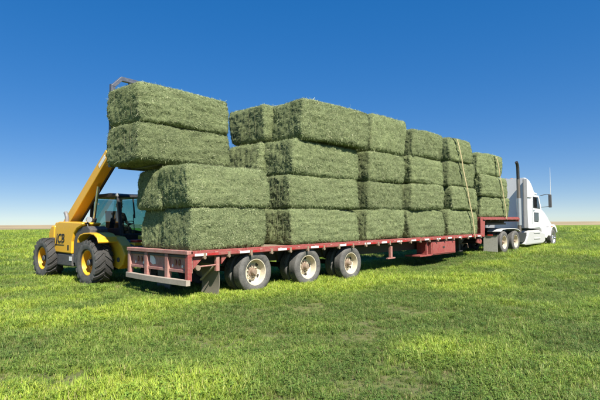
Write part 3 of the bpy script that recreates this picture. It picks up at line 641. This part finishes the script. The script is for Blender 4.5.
# exhaust and work lamp
MB().tube([(-2.05, -.74, 1.6), (-2.05, -.74, 1.78), (-2.09, -.74, 1.86), (-2.16, -.74, 1.93)], .055, 12).build('exhaust', 'greyfair', ld, smooth=True)
lp = MB().tube([(-.66, -.78, 1.56), (-.58, -.82, 1.66), (-.50, -.84, 1.69)], .022, 8).build('lamp_bracket', 'black', ld)
MB().tube([(-.58, -.84, 1.70), (-.52, -.84, 1.70), (-.46, -.84, 1.70)], [.04, .072, .078], 16).build('work_lamp', 'lamp', lp, smooth=True)
MB().tube([(-.70, -.86, 1.30), (-.76, -.88, 1.50), (-.70, -.88, 1.60), (-.54, -.86, 1.60), (-.46, -.86, 1.46)], .018, 8).build('grab_handle', 'black', ld)
# cab
cy0, cy1 = 0.0, .92; xr, xf = -2.12, -.42
cabs = MB()
for (p0, p1) in (((xf - .10, cy0, 2.36), (xf + .13, cy0, 1.12)), ((xf - .10, cy1, 2.36), (xf + .13, cy1, 1.12)), ((xr + .08, cy0, 2.36), (xr, cy0, 1.12)), ((xr + .08, cy1, 2.36), (xr, cy1, 1.12))):
    MB().bar(p0, p1, .075, .085).build('cab_post', 'black', ld, bevel=.012)
MB().prism([(xr - .02, 2.36), (xf - .02, 2.34), (xf - .05, 2.42), (-.9, 2.475), (xr + .1, 2.47)], cy0 - .05, cy1 + .05).build('cab_roof', 'black', ld, bevel=.03)
MB().prism([(xr, 1.10), (xf + .13, 1.10), (xf + .08, 1.45), (xr, 1.50)], cy0 - .015, cy0 + .03).build('cab_side_panel', 'black', ld, bevel=.01)
MB().prism([(xr, 1.10), (xf + .13, 1.10), (xf + .08, 1.30), (xr, 1.50)], cy1 - .03, cy1 + .015).build('cab_side_panel', 'black', ld, bevel=.01)
MB().bx(xr - .04, xr + .04, cy0, cy1, 1.08, 1.5).build('cab_back_panel', 'black', ld)
MB().bx(xf + .06, xf + .16, cy0, cy1, .98, 1.30).build('cab_front_panel', 'black', ld, bevel=.02)
MB().bx(xr, xf + .1, cy0, cy1, 1.03, 1.10).build('cab_floor', 'black', ld)
def pane(name, pts, th_=.006):
    mb_ = MB(); p = [Vector(q) for q in pts]; n_ = (p[1] - p[0]).cross(p[2] - p[0]).normalized() * th_
    return mb_.loft([p, [q + n_ for q in p]]).build(name, 'cabglass', ld)
pane('window', [(xr + .06, cy0, 1.5), (xf + .04, cy0, 1.45), (xf - .10, cy0, 2.33), (xr + .09, cy0, 2.33)])
pane('window', [(xr + .06, cy1, 1.5), (xf + .04, cy1, 1.30), (xf - .10, cy1, 2.33), (xr + .09, cy1, 2.33)])
pane('windscreen', [(xf + .10, cy0 + .04, 1.30), (xf + .10, cy1 - .04, 1.30), (xf - .09, cy1 - .04, 2.33), (xf - .09, cy0 + .04, 2.33)])
pane('rear_window', [(xr, cy0 + .04, 1.5), (xr, cy1 - .04, 1.5), (xr + .07, cy1 - .04, 2.33), (xr + .07, cy0 + .04, 2.33)])
MB().bar((xf + .005, cy0 + .42, 1.85), (xf + .11, cy0 + .40, 1.32), .012, .02).build('wiper', 'black', ld)
MB().bar((xf - .09, .46, 2.34), (xf + .01, .46, 1.75), .035, .03).build('windscreen_bar', 'black', ld)
st_ = MB().bx(-1.62, -1.10, .22, .72, 1.22, 1.36).build('seat', 'charcoal', ld, bevel=.04)
MB().prism([(-1.66, 1.34), (-1.50, 1.34), (-1.60, 1.98), (-1.74, 1.98)], .24, .70).build('seat_back', 'charcoal', st_, bevel=.03)
sw = MB().tube([(-.62, .47, 1.1), (-.78, .47, 1.58)], .025, 8).build('steering_column', 'black', ld)
swp = [Vector((-.80, .47, 1.60)) + Matrix.Rotation(R_(-22), 3, 'Y') @ Vector((.17 * math.cos(a), .17 * math.sin(a), 0)) for a in [2 * math.pi * i / 20 for i in range(21)]]
MB().tube(swp, .014, 6, caps=False).build('steering_wheel', 'black', sw)
MB().tube([(xf - .12, cy0 - .03, 2.40), (xf - .05, cy0 - .03, 2.40)], .05, 12).build('roof_lamp', 'lamp', ld, smooth=True)
MB().tube([(xf - .12, cy1, 2.40), (xf - .05, cy1, 2.40)], .05, 12).build('roof_lamp', 'lamp', ld, smooth=True)
mr = MB().tube([(xf + .02, cy1 + .02, 2.1), (xf + .12, cy1 + .16, 2.12)], .012, 6).build('mirror_arm', 'black', ld); MB().bx(xf + .10, xf + .15, cy1 + .12, cy1 + .30, 1.92, 2.16).build('mirror', 'black', mr, bevel=.015)
# bale carriage: guard frame and forks
cx = 1.60; yl, yr2 = -1.33, 1.05
ZB = 3.0
MB().bar((cx, yl, ZB - .1), (cx, yl, 4.86), .09, .10).build('guard_post', 'bluesteel', ld)
MB().bar((cx, yr2, ZB - .1), (cx, yr2, 4.86), .09, .10).build('guard_post', 'bluesteel', ld)
MB().prism([(yl - .05, 4.82), (yl + .20, 5.09), (yr2 - .20, 5.09), (yr2 + .05, 4.82), (yr2 - .05, 4.80), (yr2 - .23, 4.99), (yl + .23, 4.99), (yl + .05, 4.80)], cx - .05, cx + .05, 'x').build('guard_top', 'bluesteel', ld, bevel=.008)
for yy in (-.88, -.1, .64): MB().bar((cx, yy, 2.88), (cx, yy, 5.02), .07, .06).build('guard_bar', 'bluesteel', ld)
MB().bx(cx - .06, cx + .04, yl + .2, yr2, 2.88, 3.02).build('carriage_beam', 'bluesteel', ld, bevel=.01)
MB().bx(cx - .06, cx + .04, yl, yr2, 3.40, 3.55).build('carriage_beam', 'bluesteel', ld, bevel=.01)
MB().prism([(1.30, 3.25), (1.56, 3.15), (1.56, 4.0), (1.42, 4.0)], -.50, -.10).build('carriage_mount', 'bluesteel', ld, bevel=.01)
for yy in (-.78, -.28, .16, .62): MB().prism([(cx, 2.895), (cx, 2.95), (cx + 1.1, 2.93), (cx + 1.22, 2.915), (cx + 1.1, 2.90)], yy - .05, yy + .05).build('fork', 'bluesteel', ld)
# bales on the forks, yawed with the loader
for lab, z0, z1, sx in (('lower of the two hay bales held up by the telehandler', 2.95, 3.80, -.02), ('upper of the two hay bales held up by the telehandler', 3.80, 4.67, -.05)):
    c = lw(cx + .06 + .69, -.17 + sx, 0)
    bale(lab, c.x - 1.29, c.x + 1.31, c.y - .68, c.y + .68, z0, z1, math.degrees(LANG) + 90, tilt=R_(-1.2), group='hay bales on the telehandler forks')

# ------------------------------------------------------------------ driver seated in the telehandler cab
def skin_mesh(name, verts, edges, mat, sub=2):
    me_ = bpy.data.meshes.new(name); me_.from_pydata([v[0] for v in verts], edges, [])
    o = bpy.data.objects.new(name, me_); C.objects.link(o)
    s = o.modifiers.new('skin', 'SKIN'); s.use_smooth_shade = True
    for d, v in zip(me_.skin_vertices[0].data, verts): d.radius = v[1] if isinstance(v[1], tuple) else (v[1], v[1])
    me_.skin_vertices[0].data[0].use_root = True
    ss = o.modifiers.new('sub', 'SUBSURF'); ss.levels = sub; ss.render_levels = sub
    bpy.context.view_layer.update()
    r = bpy.data.meshes.new_from_object(o.evaluated_get(bpy.context.evaluated_depsgraph_get())); bpy.data.objects.remove(o)
    r.materials.clear(); r.materials.append(M[mat]); r.name = name
    for p in r.polygons: p.use_smooth = True
    return r
pl_ = lw(-1.36, .47, 1.36)
bv = [((0, 0, .10), (.14, .16)), ((.0, 0, .30), (.12, .15)), ((.02, 0, .47), (.12, .17)), ((.03, 0, .58), (.06, .07)), ((.05, 0, .66), (.055, .055)),
      ((.02, .17, .50), .062), ((.10, .22, .26), .048), ((.36, .16, .22), .036),
      ((.02, -.17, .50), .062), ((.10, -.22, .26), .048), ((.36, -.16, .22), .036),
      ((.10, .09, .07), .088), ((.46, .11, .10), .066), ((.52, .11, -.24), .045), ((.66, .11, -.255), .038),
      ((.10, -.09, .07), .088), ((.46, -.11, .10), .066), ((.52, -.11, -.24), .045), ((.66, -.11, -.255), .038)]
be = [(0, 1), (1, 2), (2, 3), (3, 4), (2, 5), (5, 6), (6, 7), (2, 8), (8, 9), (9, 10), (0, 11), (11, 12), (12, 13), (13, 14), (0, 15), (15, 16), (16, 17), (17, 18)]
per = obj('person', skin_mesh('person', bv, be, 'jacket')); per.location = pl_; per.rotation_euler = (0, 0, LANG)
tag(per, 'driver in dark jacket and cap seated inside the telehandler cab', 'person')
hv = [((.05, 0, .63), .052), ((.055, 0, .70), (.075, .07)), ((.055, 0, .78), (.092, .078)), ((.05, 0, .85), (.085, .072)), ((.05, 0, .89), (.05, .045)), ((.135, 0, .745), (.018, .018)), ((.157, 0, .738), (.012, .012)), ((.055, .085, .76), (.016, .02)), ((.055, -.085, .76), (.016, .02))]
hd_ = obj('head', skin_mesh('head', hv, [(0, 1), (1, 2), (2, 3), (3, 4), (1, 5), (5, 6), (2, 7), (2, 8)], 'skin'), per)
ey = MB()
for s_ in (-1, 1): ey.tube([(.128, .033 * s_, .785), (.138, .033 * s_, .785)], .012, 8)
ey.build('eyes', 'letter', hd_); MB().box((.128, 0, .695), (.02, .05, .010)).build('mouth', 'rust', hd_)
MB().lathe([(.001, .115), (.06, .10), (.098, .05), (.105, .0), (.10, -.01)], 20).build('cap', 'cap', hd_, smooth=True)
cp = hd_.children[-1]; cp.rotation_euler = (R_(90), 0, 0); cp.location = (.05, 0, .825)
MB().prism([(.12, -.075), (.21, -.05), (.225, 0), (.21, .05), (.12, .075)], .822, .834, 'z').build('cap_peak', 'cap', hd_)
MB().lathe([(.088, .03), (.093, -.03), (.080, -.06)], 16).build('hair', 'hair', hd_, smooth=True); h_ = hd_.children[-1]; h_.rotation_euler = (R_(90), 0, 0); h_.location = (.035, 0, .80)
for s_ in (-1, 1):
    hm_ = [((0, 0, 0), (.035, .02)), ((.06, 0, .005), (.04, .018))]; ed = [(0, 1)]
    for fi_, (yy, ln) in enumerate(((-.03, .045), (-.01, .055), (.01, .052), (.03, .042))):
        a_ = len(hm_); hm_ += [((.075, yy, .01), .010), ((.075 + ln * .7, yy, .0), .009), ((.075 + ln * .8, yy, -.03), .008)]; ed += [(1, a_), (a_, a_ + 1), (a_ + 1, a_ + 2)]
    a_ = len(hm_); hm_ += [((.03, -.045 * s_, 0), .010), ((.06, -.062 * s_, -.012), .009)]; ed += [(0, a_), (a_, a_ + 1)]
    h2 = obj('hand', skin_mesh('hand', hm_, ed, 'skin', 1), per); h2.location = (.37, .16 * s_, .225)

# ------------------------------------------------------------------ truck (x forward, y left; near side at y = -1.2)
TZ = .165
tk = empty('semi_truck', (16.5, 1.3, TZ), 'white semi truck with raised roof and tall exhaust pulling the hay trailer', 'truck')
for xx, kd in ((0.0, 'drive'), (1.42, 'drive')):
    zc = gz(16.5 + xx, .2) - TZ + .49
    MB().tube([(xx, -1.0, zc), (xx, 1.0, zc)], .09, 12).build('axle', 'steel', tk)
    for yy, s_ in ((-1.12, -1), (-.80, -1), (1.12, 1), (.80, 1)): wheel(kd, tk, (xx, yy, zc), s_, yy < -1, spin=xx + yy)
zc = gz(24, .2) - TZ + .50
for yy, s_ in ((-1.05, -1), (1.05, 1)): wheel('steer', tk, (7.5, yy, zc), s_, yy < 0, spin=1.1)
MB().tube([(7.5, -.95, zc), (7.5, .95, zc)], .06, 10).build('axle', 'steel', tk)
for yy in (-.43, .43): MB().bx(-1.0, 8.2, yy - .045, yy + .045, .66, .92).build('frame_rail', 'steel', tk)
for xx in (-.9, .7, 2.4, 4.0): MB().bx(xx - .06, xx + .06, -.4, .4, .70, .88).build('frame_crossmember', 'steel', tk)
MB().prism([(-.15, 1.00), (.1, 1.14), (1.1, 1.14), (1.3, 1.0), (1.1, .92), (.1, .92)], -.48, .48).build('fifth_wheel', 'steel', tk, bevel=.01)
for yy in (-1.22, .60):                                       # rear mud flaps with their hanger bar
    MB().bx(-.78, -.765, yy, yy + .62, .10, .80).build('mud_flap', 'paleflap', tk)
    MB().bx(-.80, -.74, yy - .01, yy + .63, .80, .85).build('flap_hanger', 'chrome', tk, bevel=.006)
    MB().bx(-.81, -.79, yy + .20, yy + .42, .80, .86).build('tail_lamp', 'redgloss', tk)
# half fender over the drive tyres and pale deck plate
for s_ in (-1, 1):
    y0, y1 = (-1.26, -.64) if s_ < 0 else (.64, 1.26)
    fo = [(-.45, 1.00), (-.2, 1.09), (.3, 1.12), (1.2, 1.12), (1.7, 1.08), (2.0, .98)]; fi = [(a, b - .03) for a, b in fo]
    MB().prism(fo + fi[::-1], y0, y1).build('fender', 'whitedull', tk, bevel=.006)
MB().bx(2.05, 3.2, -.5, .5, .93, .96).build('deck_plate', 'greyfair', tk)
MB().bx(2.05, 3.20, -1.15, -.62, .42, .88).build('battery_box', 'black', tk, bevel=.02)
# cab and sleeper shell, lofted from rounded sections
def sect(x, z0, z1, hw, top, r=.10, n=6):
    """rounded section at x: half width hw at the sill, top at roof"""
    P = []
    def arc(cy, cz, a0, a1):
        for i in range(n + 1):
            a = R_(a0 + (a1 - a0) * i / n); P.append((x, cy + r * math.cos(a), cz + r * math.sin(a)))
    arc(hw - r * .4, z0 + r * .4, -80, -10) if False else P.append((x, hw, z0))
    rt = r * 1.6
    for i in range(n + 1):
        a = R_(0 + 90 * i / n); P.append((x, top - rt + rt * math.cos(a), z1 - rt + rt * math.sin(a)))
    for i in range(n + 1):
        a = R_(90 + 90 * i / n); P.append((x, -top + rt + rt * math.cos(a), z1 - rt + rt * math.sin(a)))
    P.append((x, -hw, z0)); return P
cab = MB().loft([sect(3.36, 1.10, 3.68, 1.20, 1.13), sect(3.60, 1.08, 3.70, 1.21, 1.14), sect(3.95, 1.08, 3.64, 1.21, 1.13), sect(4.30, 1.08, 3.50, 1.20, 1.10), sect(4.65, 1.08, 3.28, 1.19, 1.07), sect(4.95, 1.08, 3.02, 1.18, 1.04), sect(5.12, 1.08, 2.86, 1.17, 1.02), sect(5.40, 1.08, 2.50, 1.14, 1.0), sect(5.62, 1.08, 2.22, 1.10, .96)]).build('cab_shell', 'white', tk, smooth=True)
# windscreen, laid into the sloping front
MB().loft([[(5.10, -.93, 2.88), (5.10, .93, 2.88), (5.64, .90, 2.20), (5.64, -.90, 2.20)], [(5.13, -.93, 2.90), (5.13, .93, 2.90), (5.67, .90, 2.22), (5.67, -.90, 2.22)]]).build('windscreen', 'truckglass', tk)
MB().prism([(5.08, 2.92), (5.55, 2.90), (5.58, 2.96), (5.05, 3.02)], -.98, .98).build('sun_visor', 'white', tk, bevel=.015)
for s_ in (-1, 1):
    y = -1.18 if s_ < 0 else 1.18
    def slab(name, pts, mat, t0, t1, par, bev=.006):
        return MB().prism(pts, *( (y - t1, y - t0) if s_ < 0 else (y + t0, y + t1))).build(name, mat, par, bevel=bev)
    dr = slab('door', [(4.0, 1.12), (5.38, 1.12), (5.50, 1.9), (5.36, 2.30), (5.05, 2.82), (4.0, 2.82)], 'white', -.06, .032, tk, .02)
    wn = slab('window', [(4.10, 2.14), (5.20, 2.10), (5.16, 2.28), (4.92, 2.72), (4.10, 2.74)], 'black', .030, .040, dr)
    slab('pane', [(4.14, 2.18), (5.14, 2.14), (5.10, 2.28), (4.88, 2.68), (4.14, 2.70)], 'truckglass', .040, .046, wn, 0)
    w2 = slab('lower_window', [(4.20, 1.42), (4.86, 1.40), (4.95, 1.52), (4.95, 1.90), (4.20, 1.92)], 'black', .030, .040, dr)
    slab('pane', [(4.24, 1.46), (4.84, 1.44), (4.91, 1.54), (4.91, 1.86), (4.24, 1.88)], 'truckglass', .040, .046, w2, 0)
    slab('door_handle', [(4.06, 1.98), (4.26, 1.98), (4.26, 2.04), (4.06, 2.04)], 'chrome', .032, .06, dr)
    slab('side_extender', [(2.84, 1.12), (3.36, 1.12), (3.36, 3.62), (2.90, 3.56)], 'greyfair', -.05, .005, tk, .01)
    slab('grab_rail', [(3.88, 1.3), (3.91, 1.3), (3.91, 2.5), (3.88, 2.5)], 'chrome', .03, .07, tk)
    slab('marker_band', [(3.40, 2.66), (3.96, 2.66), (3.96, 2.69), (3.40, 2.69)], 'greyfair', -.02, .028, tk, 0)
    # mirror
    ym = y + s_ * .42
    ar = MB().tube([(5.40, y + s_ * -.02, 2.82), (5.55, y + s_ * .25, 2.90), (5.62, ym, 2.88)], .018, 8).build('mirror_arm', 'black', tk)
    MB().bx(5.56, 5.68, ym - .075, ym + .075, 2.18, 2.88).build('mirror', 'charcoal', ar, bevel=.03)
    MB().tube([(5.40, y, 2.20), (5.60, ym, 2.24)], .015, 8).build('mirror_brace', 'black', tk)
    MB().tube([(5.66, ym + s_ * .02, 2.88), (5.68, ym + s_ * .03, 4.35)], [.012, .008], 6).build('antenna', 'whitedull', tk)
    # fuel tank with fairing, steps
    tk_ = slab('tank_fairing', [(2.72, .30), (3.45, .98), (5.05, .98), (5.40, .88), (6.0, .82), (6.0, .36), (5.6, .26), (2.9, .24)], 'tankgrey', -.55, .02, tk, .07)
    slab('step', [(4.1, .52), (5.1, .52), (5.1, .58), (4.1, .58)], 'tankgrey', .018, .05, tk_)
    slab('step', [(4.1, .82), (5.1, .82), (5.1, .88), (4.1, .88)], 'tankgrey', .018, .05, tk_)
    # exhaust stack
    if s_ < 0:
        ex = MB().tube([(2.72, -.98, .9), (2.72, -.98, 1.6), (2.72, -.98, 3.55)], .085, 16).build('exhaust_stack', 'stackheat', tk, smooth=True)
        MB().tube([(2.72, -.98, 3.55), (2.72, -.98, 4.15), (2.67, -.98, 4.30), (2.55, -.98, 4.42)], .075, 16).build('exhaust_tip', 'black', ex, smooth=True)
        MB().tube([(2.72, -.98, 1.25), (2.72, -.98, 2.6)], .115, 18).build('heat_shield', 'alloy', ex, smooth=True)
    # front fender arch
    ao = [(7.5 + .74 * math.cos(R_(a)), .51 + .76 * math.sin(R_(a))) for a in range(26, 171, 12)]
    ai = [(7.5 + .60 * math.cos(R_(a)), .51 + .60 * math.sin(R_(a))) for a in range(26, 171, 12)]
    y0, y1 = (-1.22, -.60) if s_ < 0 else (.60, 1.22)
    MB().prism(ao + ai[::-1], y0, y1).build('front_fender', 'white', tk, smooth=True, bevel=.02)
    MB().prism([(5.62, 1.10), (6.85, 1.10), (6.84, .72), (6.6, .50), (5.95, .55)], *((-1.12, -.70) if s_ < 0 else (.70, 1.12))).build('fender_skirt', 'white', tk, bevel=.05)
    slab('turn_lamp', [(7.05, 1.12), (7.22, 1.12), (7.22, 1.18), (7.05, 1.18)], 'lens', .03, .06, tk)
    MB().prism([(8.02, .95), (8.25, .80), (8.22, 1.02), (8.05, 1.12)], *((-1.08, -.72) if s_ < 0 else (.72, 1.08))).build('headlight', 'lamp', tk, bevel=.02)
# hood
hood = MB().loft([sect(5.56, 1.05, 2.30, 1.10, 1.0), sect(6.2, 1.10, 2.20, 1.10, .98), sect(6.8, 1.16, 2.0, 1.10, .98), sect(7.4, 1.20, 1.72, 1.10, .96), sect(7.85, 1.14, 1.48, 1.08, .92), sect(8.12, .90, 1.26, 1.02, .84), sect(8.30, .62, .98, .85, .70)]).build('hood', 'white', tk, smooth=True)
MB().bx(8.24, 8.30, -.50, .50, .56, 1.06).build('grille', 'chrome', tk, bevel=.02)
MB().prism([(8.10, .12), (8.36, .16), (8.38, .46), (8.10, .50)], -.88, .88).build('front_bumper', 'white', tk, bevel=.05)
MB().tube([(3.30, .55, 1.5), (3.30, .55, 3.0)], .03, 8).build('air_line', 'black', tk)
for i in range(5): MB().bx(3.72, 3.84, -.60 + .3 * i - .05, -.60 + .3 * i + .05, 3.685, 3.73).build('roof_lamp', 'lens', tk, bevel=.01)

# ------------------------------------------------------------------ grass
def tuft(kind, seed):
    g = random.Random(seed); vs = []; fs = []; tone = []
    if kind in ('grass', 'dry'):
        for _ in range(26 if kind == 'grass' else 14):
            a = g.uniform(0, 6.283); rr = .075 * math.sqrt(g.random()); bx_, by_ = rr * math.cos(a), rr * math.sin(a)
            h = g.uniform(.05, .13) if kind == 'grass' else g.uniform(.03, .10); wd = g.uniform(.0022, .0042); ln = g.uniform(.15, .75) * h; d = g.uniform(0, 6.283)
            dx, dy = math.cos(d), math.sin(d); t = g.random() if kind == 'grass' else g.uniform(.3, .85); o = len(vs)
            px, py = -dy, dx
            for u, wf in ((0, 1), (.55, .9)):
                cx_, cy_, cz_ = bx_ + dx * ln * u * u, by_ + dy * ln * u * u, h * u * (1 - .12 * u)
                vs += [(cx_ - px * wd * wf, cy_ - py * wd * wf, cz_ - .01 * (u == 0)), (cx_ + px * wd * wf, cy_ + py * wd * wf, cz_ - .01 * (u == 0))]
            vs.append((bx_ + dx * ln, by_ + dy * ln, h * .88)); fs += [(o, o + 1, o + 3, o + 2), (o + 2, o + 3, o + 4)]; tone += [t] * 5
    else:
        for _ in range(9):
            a = g.uniform(0, 6.283); rr = .08 * math.sqrt(g.random()); bx_, by_ = rr * math.cos(a), rr * math.sin(a); h = g.uniform(.03, .085); t0 = g.random() * .85
            lx, ly = g.uniform(-.03, .03), g.uniform(-.03, .03)
            o = len(vs); vs += [(bx_ - .001, by_, -.01), (bx_ + .001, by_, -.01), (bx_ + lx, by_ + ly, h)]; fs.append((o, o + 1, o + 2)); tone += [t0] * 3
            for lv in range(g.choice((3, 6))):
                zz = h * (1 if lv < 3 else .6); k = 1 if lv < 3 else .6; d = a + 2.094 * lv + g.uniform(-.4, .4); dx, dy = math.cos(d), math.sin(d); L_ = g.uniform(.014, .026); ww = L_ * .42
                cx_, cy_ = bx_ + lx * k, by_ + ly * k; tz = g.uniform(-.006, .012); o = len(vs)
                vs += [(cx_, cy_, zz), (cx_ + dx * L_ * .55 - dy * ww, cy_ + dy * L_ * .55 + dx * ww, zz + tz * .6), (cx_ + dx * L_, cy_ + dy * L_, zz + tz), (cx_ + dx * L_ * .55 + dy * ww, cy_ + dy * L_ * .55 - dx * ww, zz + tz * .6)]
                fs.append((o, o + 1, o + 2, o + 3)); tone += [t0 + g.uniform(-.1, .1)] * 4
    me_ = bpy.data.meshes.new('tuft_' + kind); me_.from_pydata(vs, [], fs); me_.materials.append(M[{'grass': 'grass', 'leafy': 'leafy', 'dry': 'dry'}[kind]])
    at = me_.attributes.new('tone', 'FLOAT', 'POINT'); at.data.foreach_set('value', np.array(tone, np.float32)); return me_
tc_ = bpy.data.collections.new('tufts')
kinds = ['grass'] * 4 + ['leafy'] * 3 + ['dry']
for i, k in enumerate(kinds): tc_.objects.link(bpy.data.objects.new(f'tuft_{i}', tuft(k, i + 11)))
def scatter():
    pts = []; A0 = math.atan2(F0.y, F0.x)
    O = np.array([CAM.x, CAM.y]) - 2.5 * np.array([F0.x, F0.y])
    for r0, r1, dens, sc0 in ((4.5, 9, 950, .82), (9, 14, 600, .9), (14, 22, 280, 1.1), (22, 38, 85, 1.6), (38, 70, 22, 2.6), (70, 140, 6, 4.2)):
        ha = R_(46); area = ha * (r1 * r1 - r0 * r0); n = int(area * dens)
        r = np.sqrt(rng.uniform(r0 * r0, r1 * r1, n)); a = A0 + rng.uniform(-ha, ha, n)
        pts.append(np.stack([O[0] + r * np.cos(a), O[1] + r * np.sin(a), np.full(n, sc0)], 1))
    P = np.concatenate(pts); x, y, sc0 = P.T
    lush = .42 * vnoise(x * .16 + 9, y * .50, 21) + .38 * vnoise(x * .55, y * .95, 22) + .20 * vnoise(x * 1.5, y * 1.9, 23)
    lush = np.clip((lush - .29) / .36, 0, 1)
    thin = .5 * vnoise(x * 1.1, y * 1.9, 31) + .5 * vnoise(x * 3.1, y * 3.1, 32)
    keep = rng.random(len(x)) < np.clip((thin - .21) / .24, .24, 1)
    # nothing grows through the tyres
    def cut(cx_, cy_, hx, hy, k): return k & ~((np.abs(x - cx_) < hx) & (np.abs(y - cy_) < hy))
    for xx in (1.70, 3.42, 5.16):
        for yc in (.30, TW - .30): keep = cut(xx, yc, .22, .34, keep)
    for xx in (16.5, 17.92):
        for yc in (.34, 2.26): keep = cut(xx, yc, .22, .36, keep)
    for yc in (.25, 2.35): keep = cut(24.0, yc, .22, .2, keep)
    for lx in (0, -2.83):
        for ly in (-.91, .91): q = lw(lx, ly, 0); keep = cut(q.x, q.y, .27, .30, keep)
    x, y, sc0, lush, thin = x[keep], y[keep], sc0[keep], lush[keep], thin[keep]; n = len(x)
    z = gz_np(x, y)
    sc = sc0 * rng.uniform(.65, 1.25, n) * (.62 + .55 * lush) * np.clip(.6 + thin, .7, 1.1)
    lush2 = np.clip(lush + rng.normal(0, .09, n), 0, 1)
    p = rng.random(n); kd = np.where(p < .06 + .07 * (1 - lush), 7, np.where(p < .55 - .25 * lush, rng.integers(4, 7, n), rng.integers(0, 4, n)))
    me_ = bpy.data.meshes.new('grass'); me_.vertices.add(n); me_.vertices.foreach_set('co', np.stack([x, y, z], 1).astype(np.float32).ravel())
    def at(nm, t, v, key='value'): q = me_.attributes.new(nm, t, 'POINT'); q.data.foreach_set(key, v)
    at('scl', 'FLOAT', sc.astype(np.float32)); at('lush', 'FLOAT', lush2.astype(np.float32)); at('kd', 'INT', kd.astype(np.int32))
    rot = np.stack([rng.normal(0, .12, n), rng.normal(0, .12, n), rng.uniform(0, 6.283, n)], 1).astype(np.float32); at('rot', 'FLOAT_VECTOR', rot.ravel(), 'vector')
    return me_
go = obj('grass', scatter()); tag(go, 'short patchy green grass and clover covering the hay field', 'grass', kind='stuff')
ng = bpy.data.node_groups.new('grow', 'GeometryNodeTree')
ng.interface.new_socket('Geometry', in_out='INPUT', socket_type='NodeSocketGeometry'); ng.interface.new_socket('Geometry', in_out='OUTPUT', socket_type='NodeSocketGeometry')
gi = ng.nodes.new('NodeGroupInput'); gq = ng.nodes.new('NodeGroupOutput'); ip = ng.nodes.new('GeometryNodeInstanceOnPoints'); ci = ng.nodes.new('GeometryNodeCollectionInfo')
ci.inputs['Collection'].default_value = tc_; ci.inputs['Separate Children'].default_value = True; ci.inputs['Reset Children'].default_value = True
def na(nm, dt):
    a = ng.nodes.new('GeometryNodeInputNamedAttribute'); a.data_type = dt; a.inputs[0].default_value = nm; return a.outputs[0]
ng.links.new(gi.outputs[0], ip.inputs['Points']); ng.links.new(ci.outputs[0], ip.inputs['Instance']); ip.inputs['Pick Instance'].default_value = True
ng.links.new(na('kd', 'INT'), ip.inputs['Instance Index']); ng.links.new(na('scl', 'FLOAT'), ip.inputs['Scale'])
er = ng.nodes.new('FunctionNodeEulerToRotation'); ng.links.new(na('rot', 'FLOAT_VECTOR'), er.inputs[0]); ng.links.new(er.outputs[0], ip.inputs['Rotation'])
ng.links.new(ip.outputs[0], gq.inputs[0])
gm = go.modifiers.new('grow', 'NODES'); gm.node_group = ng
